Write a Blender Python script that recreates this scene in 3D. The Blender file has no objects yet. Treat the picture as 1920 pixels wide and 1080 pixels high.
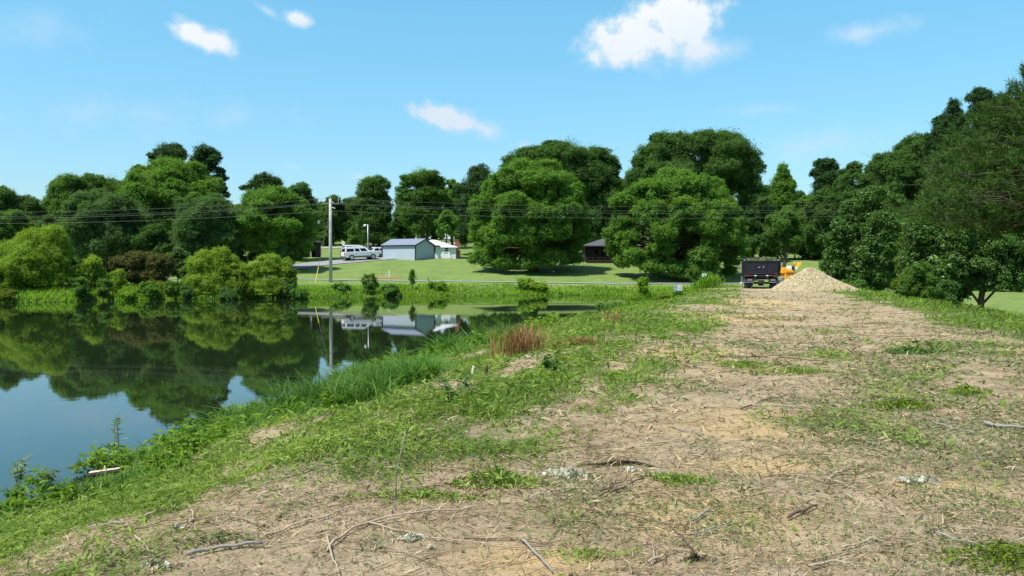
import bpy, math, random
import numpy as np
from mathutils import Vector

# ------------------------------------------------------------------ camera, sky, sun, exposure
S = bpy.context.scene
COL = S.collection
F = 1550.0                      # focal length in photo pixels (1920 wide)
EYE = 1.6
PITCH = math.atan((540 - 499) / F)
cam_d = bpy.data.cameras.new('camera')
cam = bpy.data.objects.new('camera', cam_d)
COL.objects.link(cam)
cam_d.sensor_width = 36.0
cam_d.lens = F / 1920 * 36.0
cam_d.clip_start = 0.1
cam_d.clip_end = 6000
cam.location = (0, 0, EYE)
cam.rotation_euler = (math.pi / 2 - PITCH, 0, 0)
S.camera = cam
S.view_settings.view_transform = 'Standard'
S.view_settings.look = 'None'
S.view_settings.gamma = 1
S.view_settings.exposure = 0.32

SUN = Vector((-0.37, -0.29, 0.88)).normalized()      # towards the sun
sun_el = math.asin(SUN.z)
sun_az = math.atan2(SUN.x, SUN.y)                     # clockwise from +Y
sd = bpy.data.lights.new('sun', 'SUN')
sd.energy = 5.0
sd.angle = math.radians(0.5)
sd.color = (1.0, 0.955, 0.88)
so = bpy.data.objects.new('sun', sd)
COL.objects.link(so)
so.rotation_euler = (-SUN).to_track_quat('-Z', 'Y').to_euler()


def ray(u, v):
    cp, sp = math.cos(PITCH), math.sin(PITCH)
    a, b = (u - 960) / F, (540 - v) / F
    return Vector((a, cp + sp * b, -sp + cp * b))


def at(u, v, D):
    r = ray(u, v)
    s = D / r.y
    return Vector((0, 0, EYE)) + r * s


W = bpy.data.worlds.new('World')
S.world = W
W.use_nodes = True
nt = W.node_tree
nt.nodes.clear()


def N(t, **kw):
    n = nt.nodes.new(t)
    for k, v in kw.items():
        setattr(n, k, v)
    return n


def math_n(op, a, b=None, clamp=False):
    n = N('ShaderNodeMath', operation=op, use_clamp=clamp)
    for i, x in enumerate((a, b)):
        if x is None:
            continue
        if isinstance(x, (int, float)):
            n.inputs[i].default_value = x
        else:
            nt.links.new(x, n.inputs[i])
    return n.outputs[0]


sky = N('ShaderNodeTexSky', sky_type='NISHITA')
sky.sun_disc = False
sky.sun_elevation = sun_el
sky.sun_rotation = sun_az
sky.altitude = 100
sky.air_density = 1.0
sky.dust_density = 0.6
sky.ozone_density = 1.0
tint = N('ShaderNodeMix', data_type='RGBA', blend_type='MULTIPLY')
tint.inputs[0].default_value = 1.0
nt.links.new(sky.outputs[0], tint.inputs[6])
tc = N('ShaderNodeTexCoord')
sep = N('ShaderNodeSeparateXYZ')
nt.links.new(tc.outputs['Generated'], sep.inputs[0])
grade = N('ShaderNodeMix', data_type='RGBA')
grade.inputs[6].default_value = (0.70, 0.84, 0.965, 1)
grade.inputs[7].default_value = (0.82, 1.40, 1.36, 1)
fill_grade = N('ShaderNodeMix', data_type='RGBA')
fill_grade.inputs[7].default_value = (1.10, 1.17, 1.24, 1)  # tint of the unseen upper sky, set for its added fill in the shade
nt.links.new(grade.outputs[2], fill_grade.inputs[6])
nt.links.new(fill_grade.outputs[2], tint.inputs[7])
az = math_n('ARCTAN2', sep.outputs[0], sep.outputs[1])
el = math_n('ARCSINE', sep.outputs[2])
nt.links.new(math_n('MULTIPLY', math_n('SUBTRACT', el, 0.01), 3.6, True), grade.inputs[0])
nt.links.new(math_n('MULTIPLY', math_n('SUBTRACT', el, 0.34), 3.0, True), fill_grade.inputs[0])
ca = N('ShaderNodeCombineXYZ')
nt.links.new(az, ca.inputs[0])
nt.links.new(el, ca.inputs[1])
nz = N('ShaderNodeTexNoise')
nz.inputs['Scale'].default_value = 26
nz.inputs['Detail'].default_value = 7
nz.inputs['Roughness'].default_value = 0.58
nt.links.new(ca.outputs[0], nz.inputs['Vector'])
nz2 = N('ShaderNodeTexNoise')
nz2.inputs['Scale'].default_value = 9
nz2.inputs['Detail'].default_value = 4
nt.links.new(ca.outputs[0], nz2.inputs['Vector'])


def cloud(u, v, ru, rv, amount, rot=0.0, soft=0.55, k=1.5):
    r = ray(u, v).normalized()
    a0, e0 = math.atan2(r.x, r.y), math.asin(r.z)
    cs, sn = math.cos(rot), math.sin(rot)
    dx, dy = math_n('SUBTRACT', az, a0), math_n('SUBTRACT', el, e0)
    x = math_n('ADD', math_n('MULTIPLY', dx, cs), math_n('MULTIPLY', dy, sn))
    y = math_n('SUBTRACT', math_n('MULTIPLY', dy, cs), math_n('MULTIPLY', dx, sn))
    x = math_n('DIVIDE', x, ru / F)
    y = math_n('DIVIDE', y, rv / F)
    q = math_n('SQRT', math_n('ADD', math_n('MULTIPLY', x, x), math_n('MULTIPLY', y, y)))
    d = math_n('SUBTRACT', 1.0, q)
    d = math_n('ADD', d, math_n('MULTIPLY', math_n('SUBTRACT', nz.outputs[0], 0.5), k))
    d = math_n('DIVIDE', d, soft, True)
    d = math_n('MULTIPLY', d, d)
    d = math_n('MULTIPLY', d, amount)
    return d, y


parts = [cloud(1200, 78, 142, 60, 1.0, 0.05, 0.55, 1.8), cloud(1270, 38, 112, 74, 1.0, 0.1, 0.55, 1.9),
         cloud(1310, 95, 92, 46, 0.95, 0, 0.8, 1.3),
         cloud(370, 66, 76, 28, 1.0, -0.26, 0.7, 2.2), cloud(330, 52, 40, 16, 0.6, -0.2, 0.8, 2.0), cloud(558, 36, 36, 17, 0.8, -0.1, 0.8, 1.9), cloud(500, 20, 42, 11, 0.35, -0.5, 0.9, 1.4),
         cloud(842, 221, 100, 31, 1.0, -0.16, 0.5, 1.9), cloud(905, 240, 64, 28, 0.95, -0.2, 0.9, 1.3),
         cloud(1625, 58, 95, 26, 0.5, 0.1, 0.9, 1.8), cloud(1430, 205, 120, 18, 0.32, 0, 1.0, 1.4), cloud(1540, 268, 170, 42, 0.30, 0.1, 1.0, 1.5),
         cloud(548, 313, 30, 10, 0.35, -0.1, 1.0, 1.2), cloud(672, 331, 22, 12, 0.45, 0, 0.9, 1.2),
         cloud(985, 273, 28, 11, 0.6, 0, 0.9, 1.2), cloud(260, 215, 360, 48, 0.22, 0.06, 1.0, 2.0), cloud(60, 60, 150, 60, 0.15, 0.2, 1.0, 2.0)]
alpha = parts[0][0]
for p in parts[1:]:
    alpha = math_n('MAXIMUM', alpha, p[0])
cc = N('ShaderNodeMix', data_type='RGBA')
sh = math_n('ADD', math_n('MULTIPLY', parts[0][1], 0.32), math_n('MULTIPLY', nz2.outputs[0], 1.0), False)
sh = math_n('ADD', sh, 0.02, True)
nt.links.new(sh, cc.inputs[0])
cc.inputs[6].default_value = (4.7, 5.5, 6.3, 1)
cc.inputs[7].default_value = (6.5, 6.7, 6.8, 1)
mx = N('ShaderNodeMix', data_type='RGBA')
nt.links.new(alpha, mx.inputs[0])
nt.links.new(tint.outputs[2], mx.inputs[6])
nt.links.new(cc.outputs[2], mx.inputs[7])
bg = N('ShaderNodeBackground')
bg.inputs[1].default_value = 0.121
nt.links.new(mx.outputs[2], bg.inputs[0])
wo = N('ShaderNodeOutputWorld')
nt.links.new(bg.outputs[0], wo.inputs[0])

# ------------------------------------------------------------------ helpers
rng = np.random.default_rng(7)
random.seed(7)


def smooth(a, b, x):
    t = np.clip((np.asarray(x, float) - a) / (b - a), 0, 1)
    return t * t * (3 - 2 * t)


_T = np.random.default_rng(3).random((256, 256))


def vnoise(x, y):
    x = np.asarray(x, float)
    y = np.asarray(y, float)
    xi, yi = np.floor(x).astype(int), np.floor(y).astype(int)
    fx, fy = x - xi, y - yi
    fx, fy = fx * fx * (3 - 2 * fx), fy * fy * (3 - 2 * fy)
    a, b, c, d = (_T[(xi + i) & 255, (yi + j) & 255] for i, j in ((0, 0), (1, 0), (0, 1), (1, 1)))
    return (a * (1 - fx) + b * fx) * (1 - fy) + (c * (1 - fx) + d * fx) * fy


def fbm(x, y, o=4):
    s, a, t = 0, 0.5, 0
    for i in range(o):
        s = s + a * vnoise(x * 2 ** i + 17.3 * i, y * 2 ** i + 5.1 * i)
        t += a
        a *= 0.5
    return s / t


def quads_mesh(name, V, Fq, mat, tints=None, smooth_=False):
    """V (n,3), Fq (m,4) -> mesh"""
    me = bpy.data.meshes.new(name)
    V = np.ascontiguousarray(V, dtype=np.float32)
    Fq = np.ascontiguousarray(Fq, dtype=np.int32)
    me.vertices.add(len(V))
    me.vertices.foreach_set('co', V.ravel())
    me.loops.add(Fq.size)
    me.loops.foreach_set('vertex_index', Fq.ravel())
    me.polygons.add(len(Fq))
    me.polygons.foreach_set('loop_start', np.arange(0, Fq.size, Fq.shape[1], dtype=np.int32))
    if smooth_:
        me.polygons.foreach_set('use_smooth', np.ones(len(Fq), dtype=bool))
    me.update(calc_edges=True)
    if tints is not None:
        at_ = me.attributes.new('tint', 'FLOAT', 'FACE')
        at_.data.foreach_set('value', np.ascontiguousarray(tints, dtype=np.float32))
    if mat:
        me.materials.append(mat)
    return me


def link(name, me, parent=None, loc=None):
    o = bpy.data.objects.new(name, me)
    COL.objects.link(o)
    if parent:
        o.parent = parent
    if loc is not None:
        o.location = loc
    return o


def tag(o, label=None, cat=None, group=None, kind=None):
    if label:
        o['label'] = label
    if cat:
        o['category'] = cat
    if group:
        o['group'] = group
    if kind:
        o['kind'] = kind
    return o


def thing(name, label, cat, loc=(0, 0, 0), rotz=0.0, group=None):
    o = bpy.data.objects.new(name, None)
    o.empty_display_size = 0.3
    COL.objects.link(o)
    o.location = loc
    o.rotation_euler = (0, 0, rotz)
    return tag(o, label, cat, group)


class MB:
    """collects boxes, tubes, prisms into one mesh object"""

    def __init__(self):
        self.v, self.f = [], []

    def add(self, vs, fs):
        b = len(self.v)
        self.v += [tuple(p) for p in vs]
        self.f += [tuple(i + b for i in f) for f in fs]
        return self

    def box(self, c, s, rz=0.0, bev=0.0):
        x, y, z = (k / 2 for k in s)
        pts = [(-x, -y, -z), (x, -y, -z), (x, y, -z), (-x, y, -z), (-x, -y, z), (x, -y, z), (x, y, z), (-x, y, z)]
        cs, sn = math.cos(rz), math.sin(rz)
        pts = [(c[0] + p[0] * cs - p[1] * sn, c[1] + p[0] * sn + p[1] * cs, c[2] + p[2]) for p in pts]
        return self.add(pts, [(0, 3, 2, 1), (4, 5, 6, 7), (0, 1, 5, 4), (1, 2, 6, 5), (2, 3, 7, 6), (3, 0, 4, 7)])

    def prism(self, poly, d0, d1, axis='y'):
        """poly in the plane perpendicular to axis, extruded d0..d1"""
        n = len(poly)

        def P(a, b, d):
            return {'y': (a, d, b), 'x': (d, a, b), 'z': (a, b, d)}[axis]
        vs = [P(a, b, d0) for a, b in poly] + [P(a, b, d1) for a, b in poly]
        fs = [tuple(range(n)), tuple(range(2 * n - 1, n - 1, -1))]
        fs += [(i, i + n, (i + 1) % n + n, (i + 1) % n) for i in range(n)]
        return self.add(vs, fs)

    def tube(self, pts, r, sides=8, cap=True):
        pts = [Vector(p) for p in pts]
        rr = r if isinstance(r, (list, tuple)) else [r] * len(pts)
        vs, fs = [], []
        for i, p in enumerate(pts):
            t = (pts[min(i + 1, len(pts) - 1)] - pts[max(i - 1, 0)])
            t = t.normalized() if t.length > 1e-9 else Vector((0, 0, 1))
            a = Vector((0, 0, 1)) if abs(t.z) < 0.9 else Vector((1, 0, 0))
            e1 = t.cross(a).normalized()
            e2 = t.cross(e1)
            for k in range(sides):
                w = 2 * math.pi * k / sides
                vs.append(p + (e1 * math.cos(w) + e2 * math.sin(w)) * rr[i])
        for i in range(len(pts) - 1):
            for k in range(sides):
                a, b = i * sides + k, i * sides + (k + 1) % sides
                fs.append((a, b, b + sides, a + sides))
        if cap:
            fs.append(tuple(range(sides - 1, -1, -1)))
            fs.append(tuple(range((len(pts) - 1) * sides, len(pts) * sides)))
        return self.add(vs, fs)

    def disc(self, c, r, w, axis='x', sides=18, prof=None):
        """wheel-like solid of revolution about axis"""
        prof = prof or [(0, -w / 2), (r * .92, -w / 2), (r, -w * .35), (r, w * .35), (r * .92, w / 2), (0, w / 2)]
        vs, fs = [], []
        for k in range(sides):
            a = 2 * math.pi * k / sides
            for (q, d) in prof:
                q = max(q, 1e-4)
                if axis == 'x':
                    vs.append((c[0] + d, c[1] + q * math.cos(a), c[2] + q * math.sin(a)))
                elif axis == 'y':
                    vs.append((c[0] + q * math.cos(a), c[1] + d, c[2] + q * math.sin(a)))
                else:
                    vs.append((c[0] + q * math.cos(a), c[1] + q * math.sin(a), c[2] + d))
        n = len(prof)
        for k in range(sides):
            for j in range(n - 1):
                fs.append((k * n + j, k * n + j + 1, ((k + 1) % sides) * n + j + 1, ((k + 1) % sides) * n + j))
        return self.add(vs, fs)

    def build(self, name, mat, parent=None, bevel=0.0, smooth_=False):
        me = bpy.data.meshes.new(name)
        me.from_pydata(self.v, [], self.f)
        me.update()
        if mat:
            me.materials.append(mat)
        if smooth_:
            me.polygons.foreach_set('use_smooth', np.ones(len(me.polygons), dtype=bool))
        o = link(name, me, parent)
        if bevel:
            m = o.modifiers.new('bevel', 'BEVEL')
            m.width = bevel
            m.segments = 2
            m.limit_method = 'ANGLE'
        return o


# ------------------------------------------------------------------ materials
def new_mat(name):
    m = bpy.data.materials.new(name)
    m.use_nodes = True
    return m, m.node_tree, m.node_tree.nodes['Principled BSDF']


def plain(name, col, rough=0.6, metal=0.0, var=0.12, scale=6.0, spec=0.4, bump=0.0):
    """procedural paint/wood/metal: base colour with noise mottling"""
    m, t, b = new_mat(name)
    tcn = t.nodes.new('ShaderNodeTexCoord')
    n = t.nodes.new('ShaderNodeTexNoise')
    n.inputs['Scale'].default_value = scale
    n.inputs['Detail'].default_value = 5
    t.links.new(tcn.outputs['Object'], n.inputs['Vector'])
    mxn = t.nodes.new('ShaderNodeMix')
    mxn.data_type = 'RGBA'
    mxn.inputs[6].default_value = (*[c * (1 - var) for c in col], 1)
    mxn.inputs[7].default_value = (*[min(1, c * (1 + var)) for c in col], 1)
    t.links.new(n.outputs[0], mxn.inputs[0])
    t.links.new(mxn.outputs[2], b.inputs['Base Color'])
    b.inputs['Roughness'].default_value = rough
    b.inputs['Metallic'].default_value = metal
    b.inputs['Specular IOR Level'].default_value = spec
    if bump:
        bp = t.nodes.new('ShaderNodeBump')
        bp.inputs['Strength'].default_value = bump
        bp.inputs['Distance'].default_value = 0.02
        t.links.new(n.outputs[0], bp.inputs['Height'])
        t.links.new(bp.outputs[0], b.inputs['Normal'])
    return m


def leaf_mat(name, ca, cb, trans=0.32, rough=0.62, spec=0.14):
    """leaf colour runs from ca to cb with the per-leaf 'tint' attribute"""
    m, t, b = new_mat(name)
    a = t.nodes.new('ShaderNodeAttribute')
    a.attribute_name = 'tint'
    mxn = t.nodes.new('ShaderNodeMix')
    mxn.data_type = 'RGBA'
    mxn.inputs[6].default_value = (*ca, 1)
    mxn.inputs[7].default_value = (*cb, 1)
    t.links.new(a.outputs['Fac'], mxn.inputs[0])
    t.links.new(mxn.outputs[2], b.inputs['Base Color'])
    b.inputs['Roughness'].default_value = rough
    b.inputs['Specular IOR Level'].default_value = spec
    tr = t.nodes.new('ShaderNodeBsdfTranslucent')
    hs = t.nodes.new('ShaderNodeMix')
    hs.data_type = 'RGBA'
    hs.blend_type = 'MULTIPLY'
    hs.inputs[0].default_value = 1
    t.links.new(mxn.outputs[2], hs.inputs[6])
    hs.inputs[7].default_value = (1.5, 1.6, 0.7, 1)
    t.links.new(hs.outputs[2], tr.inputs[0])
    ms = t.nodes.new('ShaderNodeMixShader')
    ms.inputs[0].default_value = trans
    t.links.new(b.outputs[0], ms.inputs[1])
    t.links.new(tr.outputs[0], ms.inputs[2])
    t.links.new(ms.outputs[0], t.nodes['Material Output'].inputs[0])
    return m


LM = {
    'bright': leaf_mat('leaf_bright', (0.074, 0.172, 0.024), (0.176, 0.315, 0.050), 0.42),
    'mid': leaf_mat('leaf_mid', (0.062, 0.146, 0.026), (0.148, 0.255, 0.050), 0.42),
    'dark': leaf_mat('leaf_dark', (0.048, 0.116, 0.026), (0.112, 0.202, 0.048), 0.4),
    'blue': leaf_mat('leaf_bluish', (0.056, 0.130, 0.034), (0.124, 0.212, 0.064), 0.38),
    'pine': leaf_mat('needle_dark', (0.028, 0.072, 0.020), (0.062, 0.122, 0.034), 0.2),
    'pine_near': leaf_mat('needle_near', (0.030, 0.075, 0.014), (0.080, 0.145, 0.026), 0.25),
    'willow': leaf_mat('leaf_willow', (0.142, 0.240, 0.022), (0.285, 0.405, 0.045), 0.4),
    'olive': leaf_mat('leaf_olive', (0.085, 0.140, 0.014), (0.190, 0.250, 0.026), 0.35),
    'red': leaf_mat('leaf_red', (0.075, 0.112, 0.024), (0.150, 0.118, 0.040), 0.25),
    'glossy': leaf_mat('leaf_glossy', (0.040, 0.105, 0.016), (0.110, 0.205, 0.034), 0.27, 0.42, 0.35),
    'grass': leaf_mat('grass_blade', (0.075, 0.165, 0.014), (0.200, 0.310, 0.035), 0.35),
    'reed': leaf_mat('grass_lush', (0.058, 0.142, 0.026), (0.155, 0.285, 0.055), 0.35),
    'bank': leaf_mat('bank_blade', (0.095, 0.215, 0.016), (0.260, 0.420, 0.045), 0.4),
    'clip': leaf_mat('clipping', (0.080, 0.150, 0.020), (0.300, 0.390, 0.075), 0.3),
    'dull': leaf_mat('clipping_dull', (0.095, 0.125, 0.050), (0.220, 0.260, 0.110), 0.2),
    'straw': leaf_mat('straw', (0.150, 0.102, 0.056), (0.590, 0.460, 0.275), 0.1, 0.7, 0.2),
    'dead': leaf_mat('dead_grass', (0.205, 0.105, 0.048), (0.430, 0.250, 0.115), 0.2, 0.7, 0.2),
    'pale': leaf_mat('pale_leaf', (0.280, 0.280, 0.200), (0.600, 0.580, 0.470), 0.15, 0.6, 0.2),
    'clod': leaf_mat('soil_crumb', (0.150, 0.105, 0.065), (0.430, 0.330, 0.205), 0.0, 0.95, 0.05),
    'black': leaf_mat('blackened_twig', (0.020, 0.018, 0.012), (0.070, 0.065, 0.035), 0.1, 0.8, 0.1),
    'chips': leaf_mat('wood_chip', (0.380, 0.310, 0.165), (0.780, 0.690, 0.470), 0.0, 0.8, 0.15),
}
BARK = plain('bark', (0.085, 0.065, 0.048), 0.9, var=0.45, scale=9, spec=0.1, bump=0.6)
BARKL = plain('bark_pale', (0.20, 0.17, 0.13), 0.9, var=0.4, scale=7, spec=0.1, bump=0.6)

# ------------------------------------------------------------------ terrain
WATER = -1.6
POND = np.array([(-16, -14), (-9.4, 3), (-7.2, 8.2), (-6.5, 11.0), (-6.0, 13.0), (-5.2, 15.2), (-4.6, 18.2), (-4.3, 21), (-3.0, 27),
                 (0.3, 36), (3.6, 45), (7.9, 58), (11.6, 72), (14.0, 82), (15.2, 89), (11.5, 92.2), (2, 90.5), (-6, 88.5), (-14.6, 87), (-19, 84),
                 (-24, 81.5), (-33.5, 79.5), (-41, 74), (-48, 70), (-64, 68), (-84, 56), (-95, 30), (-86, -8), (-48, -34)], float)


def pond_d(x, y):
    """signed distance to the pond outline, positive on land"""
    x = np.asarray(x, float)
    y = np.asarray(y, float)
    best = np.full(x.shape, 1e9)
    inside = np.zeros(x.shape, bool)
    n = len(POND)
    for i in range(n):
        ax, ay = POND[i]
        bx, by = POND[(i + 1) % n]
        ex, ey = bx - ax, by - ay
        t = np.clip(((x - ax) * ex + (y - ay) * ey) / (ex * ex + ey * ey), 0, 1)
        best = np.minimum(best, np.hypot(x - ax - t * ex, y - ay - t * ey))
        c = (ay > y) != (by > y)
        with np.errstate(divide='ignore', invalid='ignore'):
            xx = ax + (y - ay) * ex / (ey if ey else 1e-9)
        inside ^= c & (x < xx)
    wob = (fbm(x * 0.55 + 60, y * 0.55 + 20, 3) - 0.5) * 1.7 + (fbm(x * 2.1, y * 2.1 + 7, 2) - 0.5) * 0.5
    return np.where(inside, -best, best) + wob * (best < 12)


RX = np.array([(-60, 8), (-5, 9.5), (12, 12.2), (23.4, 14.5), (31, 17), (42, 19.2), (51, 21.5), (62, 25), (85, 36)], float)
EX = np.array([(-60, -6), (0, -3.6), (5.0, -2.7), (5.5, -1.8), (6.2, -0.75), (7.0, -.15), (8.0, .25), (9.5, .65), (12.3, 1.6), (17.6, 3.0), (27, 5.8), (40, 9.7), (54, 14.2), (70, 18)], float)


def xr(y):
    return np.interp(y, RX[:, 0], RX[:, 1])


def xe(y):
    return np.interp(y, EX[:, 0], EX[:, 1])


def road_z(x):
    return np.interp(x, [-60, -27, 12, 60], [0.0, 0.0, -0.5, -0.5])


def terrain(x, y):
    x = np.asarray(x, float)
    y = np.asarray(y, float)
    d = pond_d(x, y)
    e = x - xr(y)
    crest = -2.0 * smooth(0.2, 6.0, e)
    lf = smooth(-70, -95, x) * -0.4
    near = crest + lf
    s = y - 100
    rise = np.interp(s, [-3, 2.3, 7, 13, 20, 27, 42, 60, 75, 100, 140, 220, 700], [0, 0, .6, 1.35, 2.15, 2.95, 3.1, 4.9, 6.2, 8.3, 9.0, 9.5, 12])
    far = road_z(x) + rise - 0.5 * smooth(97.6, 93.5, y)
    wf = smooth(62, 94, y)
    L = near * (1 - wf) + far * wf
    k = np.interp(y, [60, 85], [6.0, 5.0])
    bank = smooth(0, 1, np.clip(d / k, 0, 1)) * 0.55 + np.clip(d / k, 0, 1) * 0.45
    z = WATER + (L - WATER) * bank
    z = np.where(d < 0, WATER - np.minimum(1.6, 0.30 * -d), z)
    rough = (fbm(x * 0.9, y * 0.9, 4) - 0.5) * 0.10 * smooth(130, 20, y) * smooth(-0.3, 2, d)
    rough = rough + (fbm(x * 5, y * 5, 4) - 0.5) * 0.055 * smooth(30, 5, np.hypot(x, y)) * smooth(-0.3, 1, d)
    return z + rough


def tz(x, y):
    return float(terrain(np.array([x]), np.array([y]))[0])


def green_mask(x, y):
    """0 bare soil .. 1 full grass cover"""
    d = pond_d(x, y)
    o = x - xe(y)
    w = 0.75 + 0.035 * y
    n1 = fbm(x * 0.7 + 3, y * 0.45, 4) - 0.5
    g = smooth(1.0, -1.0, o / w + n1 * 3.2)
    dirtlobes = smooth(0.57, 0.68, fbm(x * 0.8 + 40, y * 0.5 + 9, 3)) * smooth(1.2, 3.5, d) * smooth(40, 15, y)
    g = g * (1 - 0.85 * dirtlobes)
    for (ax, ay, bx, by, ww) in ((-3.7, 10.5, -2.1, 13.4, .42), (-2.4, 7.6, -1.2, 8.8, .3), (-0.6, 11.5, 1.0, 16, .5)):
        tt = np.clip(((x - ax) * (bx - ax) + (y - ay) * (by - ay)) / ((bx - ax) ** 2 + (by - ay) ** 2), 0, 1)
        ds = np.hypot(x - ax - tt * (bx - ax), y - ay - tt * (by - ay)) + n1 * .5
        g = g * (1 - .85 * smooth(ww, ww * .4, ds))
    e = x - xr(y)
    g = np.maximum(g, smooth(-3.4, -0.6, e + (fbm(x * .6, y * .6, 3) - .5) * 3))
    patch = smooth(0.50, 0.80, fbm(x * 0.9 + 11, y * 0.6 + 70, 5)) * 0.62
    g = np.maximum(g, patch * smooth(2, 7, y))
    g = np.maximum(g, smooth(60, 66, y + (fbm(x * .5, y * .5, 3) - .5) * 8))
    g = np.maximum(g, smooth(1.0, 0.4, d))
    return np.clip(g, 0, 1)


SAND = [(1.25, 5.35, 0.62, 0.5), (2.45, 8.2, 0.75, 0.8), (3.2, 15, 1.0, 1.6), (0.1, 4.5, 0.4, 0.3), (6.4, 8.3, .7, .5), (2.1, 6.6, .6, .3), (7, 26, 1.5, 2.5), (10.5, 36, 2, 3), (5.5, 5.5, .5, .4), (3.1, 5.9, .5, .25)]


def sand_mask(x, y):
    s = np.zeros_like(x)
    for a, b, c, dd in SAND:
        s = np.maximum(s, np.exp(-(((x - a) / c) ** 2 + ((y - b) / dd) ** 2) * 0.9))
    return np.clip(s * 1.3 + (fbm(x * 1.5, y * 1.5, 3) - 0.5) * 0.7 * (s > 0.05), 0, 1)


def lawn_mask(x, y):
    e = x - xr(y)
    return np.clip(np.maximum(smooth(91, 95, y), smooth(4.5, 6.5, e) * smooth(10, 14, x)), 0, 1)


rad = 0.5 * np.exp(np.linspace(0, math.log(5000 / 0.5), 640))
angs = np.concatenate([np.linspace(-46, 46, 520), np.linspace(48, 312, 100)])
angs = np.radians(angs)
RR, AA = np.meshgrid(rad, angs, indexing='ij')
gx, gy = (RR * np.sin(AA)).ravel(), (RR * np.cos(AA)).ravel()
gz = terrain(gx, gy)
nr, na = RR.shape
ii, jj = np.meshgrid(np.arange(nr - 1), np.arange(na), indexing='ij')
j2 = (jj + 1) % na
fq = np.stack([ii * na + jj, ii * na + j2, (ii + 1) * na + j2, (ii + 1) * na + jj], -1).reshape(-1, 4)
V = np.stack([gx, gy, gz], -1)
# close the hole under the camera with a tiny fan of quads
c0 = len(V)
V = np.vstack([V, [[0, 0, tz(0, 0)]]])
fan = np.array([[c0, (k + 2) % na, (k + 1) % na, k] for k in range(0, na, 2)])
fq = np.vstack([fq[:, ::-1], fan[:, ::-1]])


def ground_material():
    m, t, b = new_mat('ground')
    nn, ll = t.nodes, t.links

    def nd(k, **kw):
        n = nn.new(k)
        for a, v in kw.items():
            setattr(n, a, v)
        return n

    def mixc(fac, a, b_, mode='MIX'):
        n = nd('ShaderNodeMix', data_type='RGBA', blend_type=mode)
        for sock, x in ((0, fac), (6, a), (7, b_)):
            if isinstance(x, (int, float)):
                n.inputs[sock].default_value = x
            elif isinstance(x, tuple):
                n.inputs[sock].default_value = (*x, 1)
            else:
                ll.new(x, n.inputs[sock])
        return n.outputs[2]

    def noise(scale, det=6, rough=0.6):
        n = nd('ShaderNodeTexNoise')
        n.inputs['Scale'].default_value = scale
        n.inputs['Detail'].default_value = det
        n.inputs['Roughness'].default_value = rough
        ll.new(tco.outputs['Object'], n.inputs['Vector'])
        return n.outputs[0]

    def ramp(x, a, b_):
        n = nd('ShaderNodeMapRange')
        n.inputs[1].default_value = a
        n.inputs[2].default_value = b_
        ll.new(x, n.inputs[0])
        return n.outputs[0]

    def attr(nm):
        n = nd('ShaderNodeAttribute')
        n.attribute_name = nm
        return n.outputs['Fac']

    def mth(op, a, b_):
        n = nd('ShaderNodeMath', operation=op, use_clamp=True)
        for i, x in enumerate((a, b_)):
            if isinstance(x, (int, float)):
                n.inputs[i].default_value = x
            else:
                ll.new(x, n.inputs[i])
        return n.outputs[0]
    tco = nd('ShaderNodeTexCoord')
    n_big, n_mid, n_fine, n_vf = noise(0.35, 4), noise(2.2, 6), noise(14, 6, .7), noise(60, 4, .7)
    dirt = mixc(ramp(n_mid, .35, .65), (0.268, 0.203, 0.117), (0.470, 0.372, 0.228))
    dirt = mixc(ramp(n_fine, .42, .62), dirt, mixc(0.5, dirt, (0.47, 0.39, 0.265)))
    dirt = mixc(mth('MULTIPLY', ramp(n_vf, .52, .70), 0.55), dirt, (0.120, 0.085, 0.055))
    dirt = mixc(mth('MULTIPLY', ramp(n_big, .5, .68), 0.35), dirt, (0.270, 0.180, 0.110))
    dirt = mixc(mth('MULTIPLY', attr('sand'), ramp(n_fine, .30, .55)), dirt, mixc(n_mid, (0.44, 0.300, 0.130), (0.60, 0.44, 0.23)))
    grs = mixc(ramp(n_fine, .35, .65), (0.060, 0.105, 0.022), (0.140, 0.200, 0.050))
    grs = mixc(mth('MULTIPLY', ramp(n_mid, .50, .72), .5), grs, (0.22, 0.19, 0.09))
    gfac = mth('MULTIPLY', attr('green'), 1.0)
    gfac = ramp(mth('ADD', gfac, mth('SUBTRACT', mth('MULTIPLY', n_fine, 0.9), 0.45)), .30, .75)
    col = mixc(gfac, dirt, grs)
    lawn = mixc(ramp(n_big, .35, .65), (0.125, 0.205, 0.052), (0.175, 0.258, 0.066))
    lawn = mixc(mth('MULTIPLY', ramp(n_mid, .42, .68), .7), lawn, (0.215, 0.245, 0.080))
    lawn = mixc(mth('MULTIPLY', ramp(noise(0.9, 5), .52, .66), .5), lawn, (0.085, 0.160, 0.034))
    lawn = mixc(mth('MULTIPLY', ramp(n_fine, .5, .7), .35), lawn, (0.085, 0.150, 0.026))
    col = mixc(attr('lawn'), col, lawn)
    mud = attr('mud')
    col = mixc(mud, col, (0.035, 0.032, 0.018))
    ll.new(col, b.inputs['Base Color'])
    b.inputs['Roughness'].default_value = 0.95
    b.inputs['Specular IOR Level'].default_value = 0.1
    bp = nd('ShaderNodeBump')
    bp.inputs['Strength'].default_value = 1.0
    bp.inputs['Distance'].default_value = 0.05
    ll.new(mth('ADD', mth('MULTIPLY', n_fine, .7), mth('MULTIPLY', n_vf, .3)), bp.inputs['Height'])
    ll.new(bp.outputs[0], b.inputs['Normal'])
    return m


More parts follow.
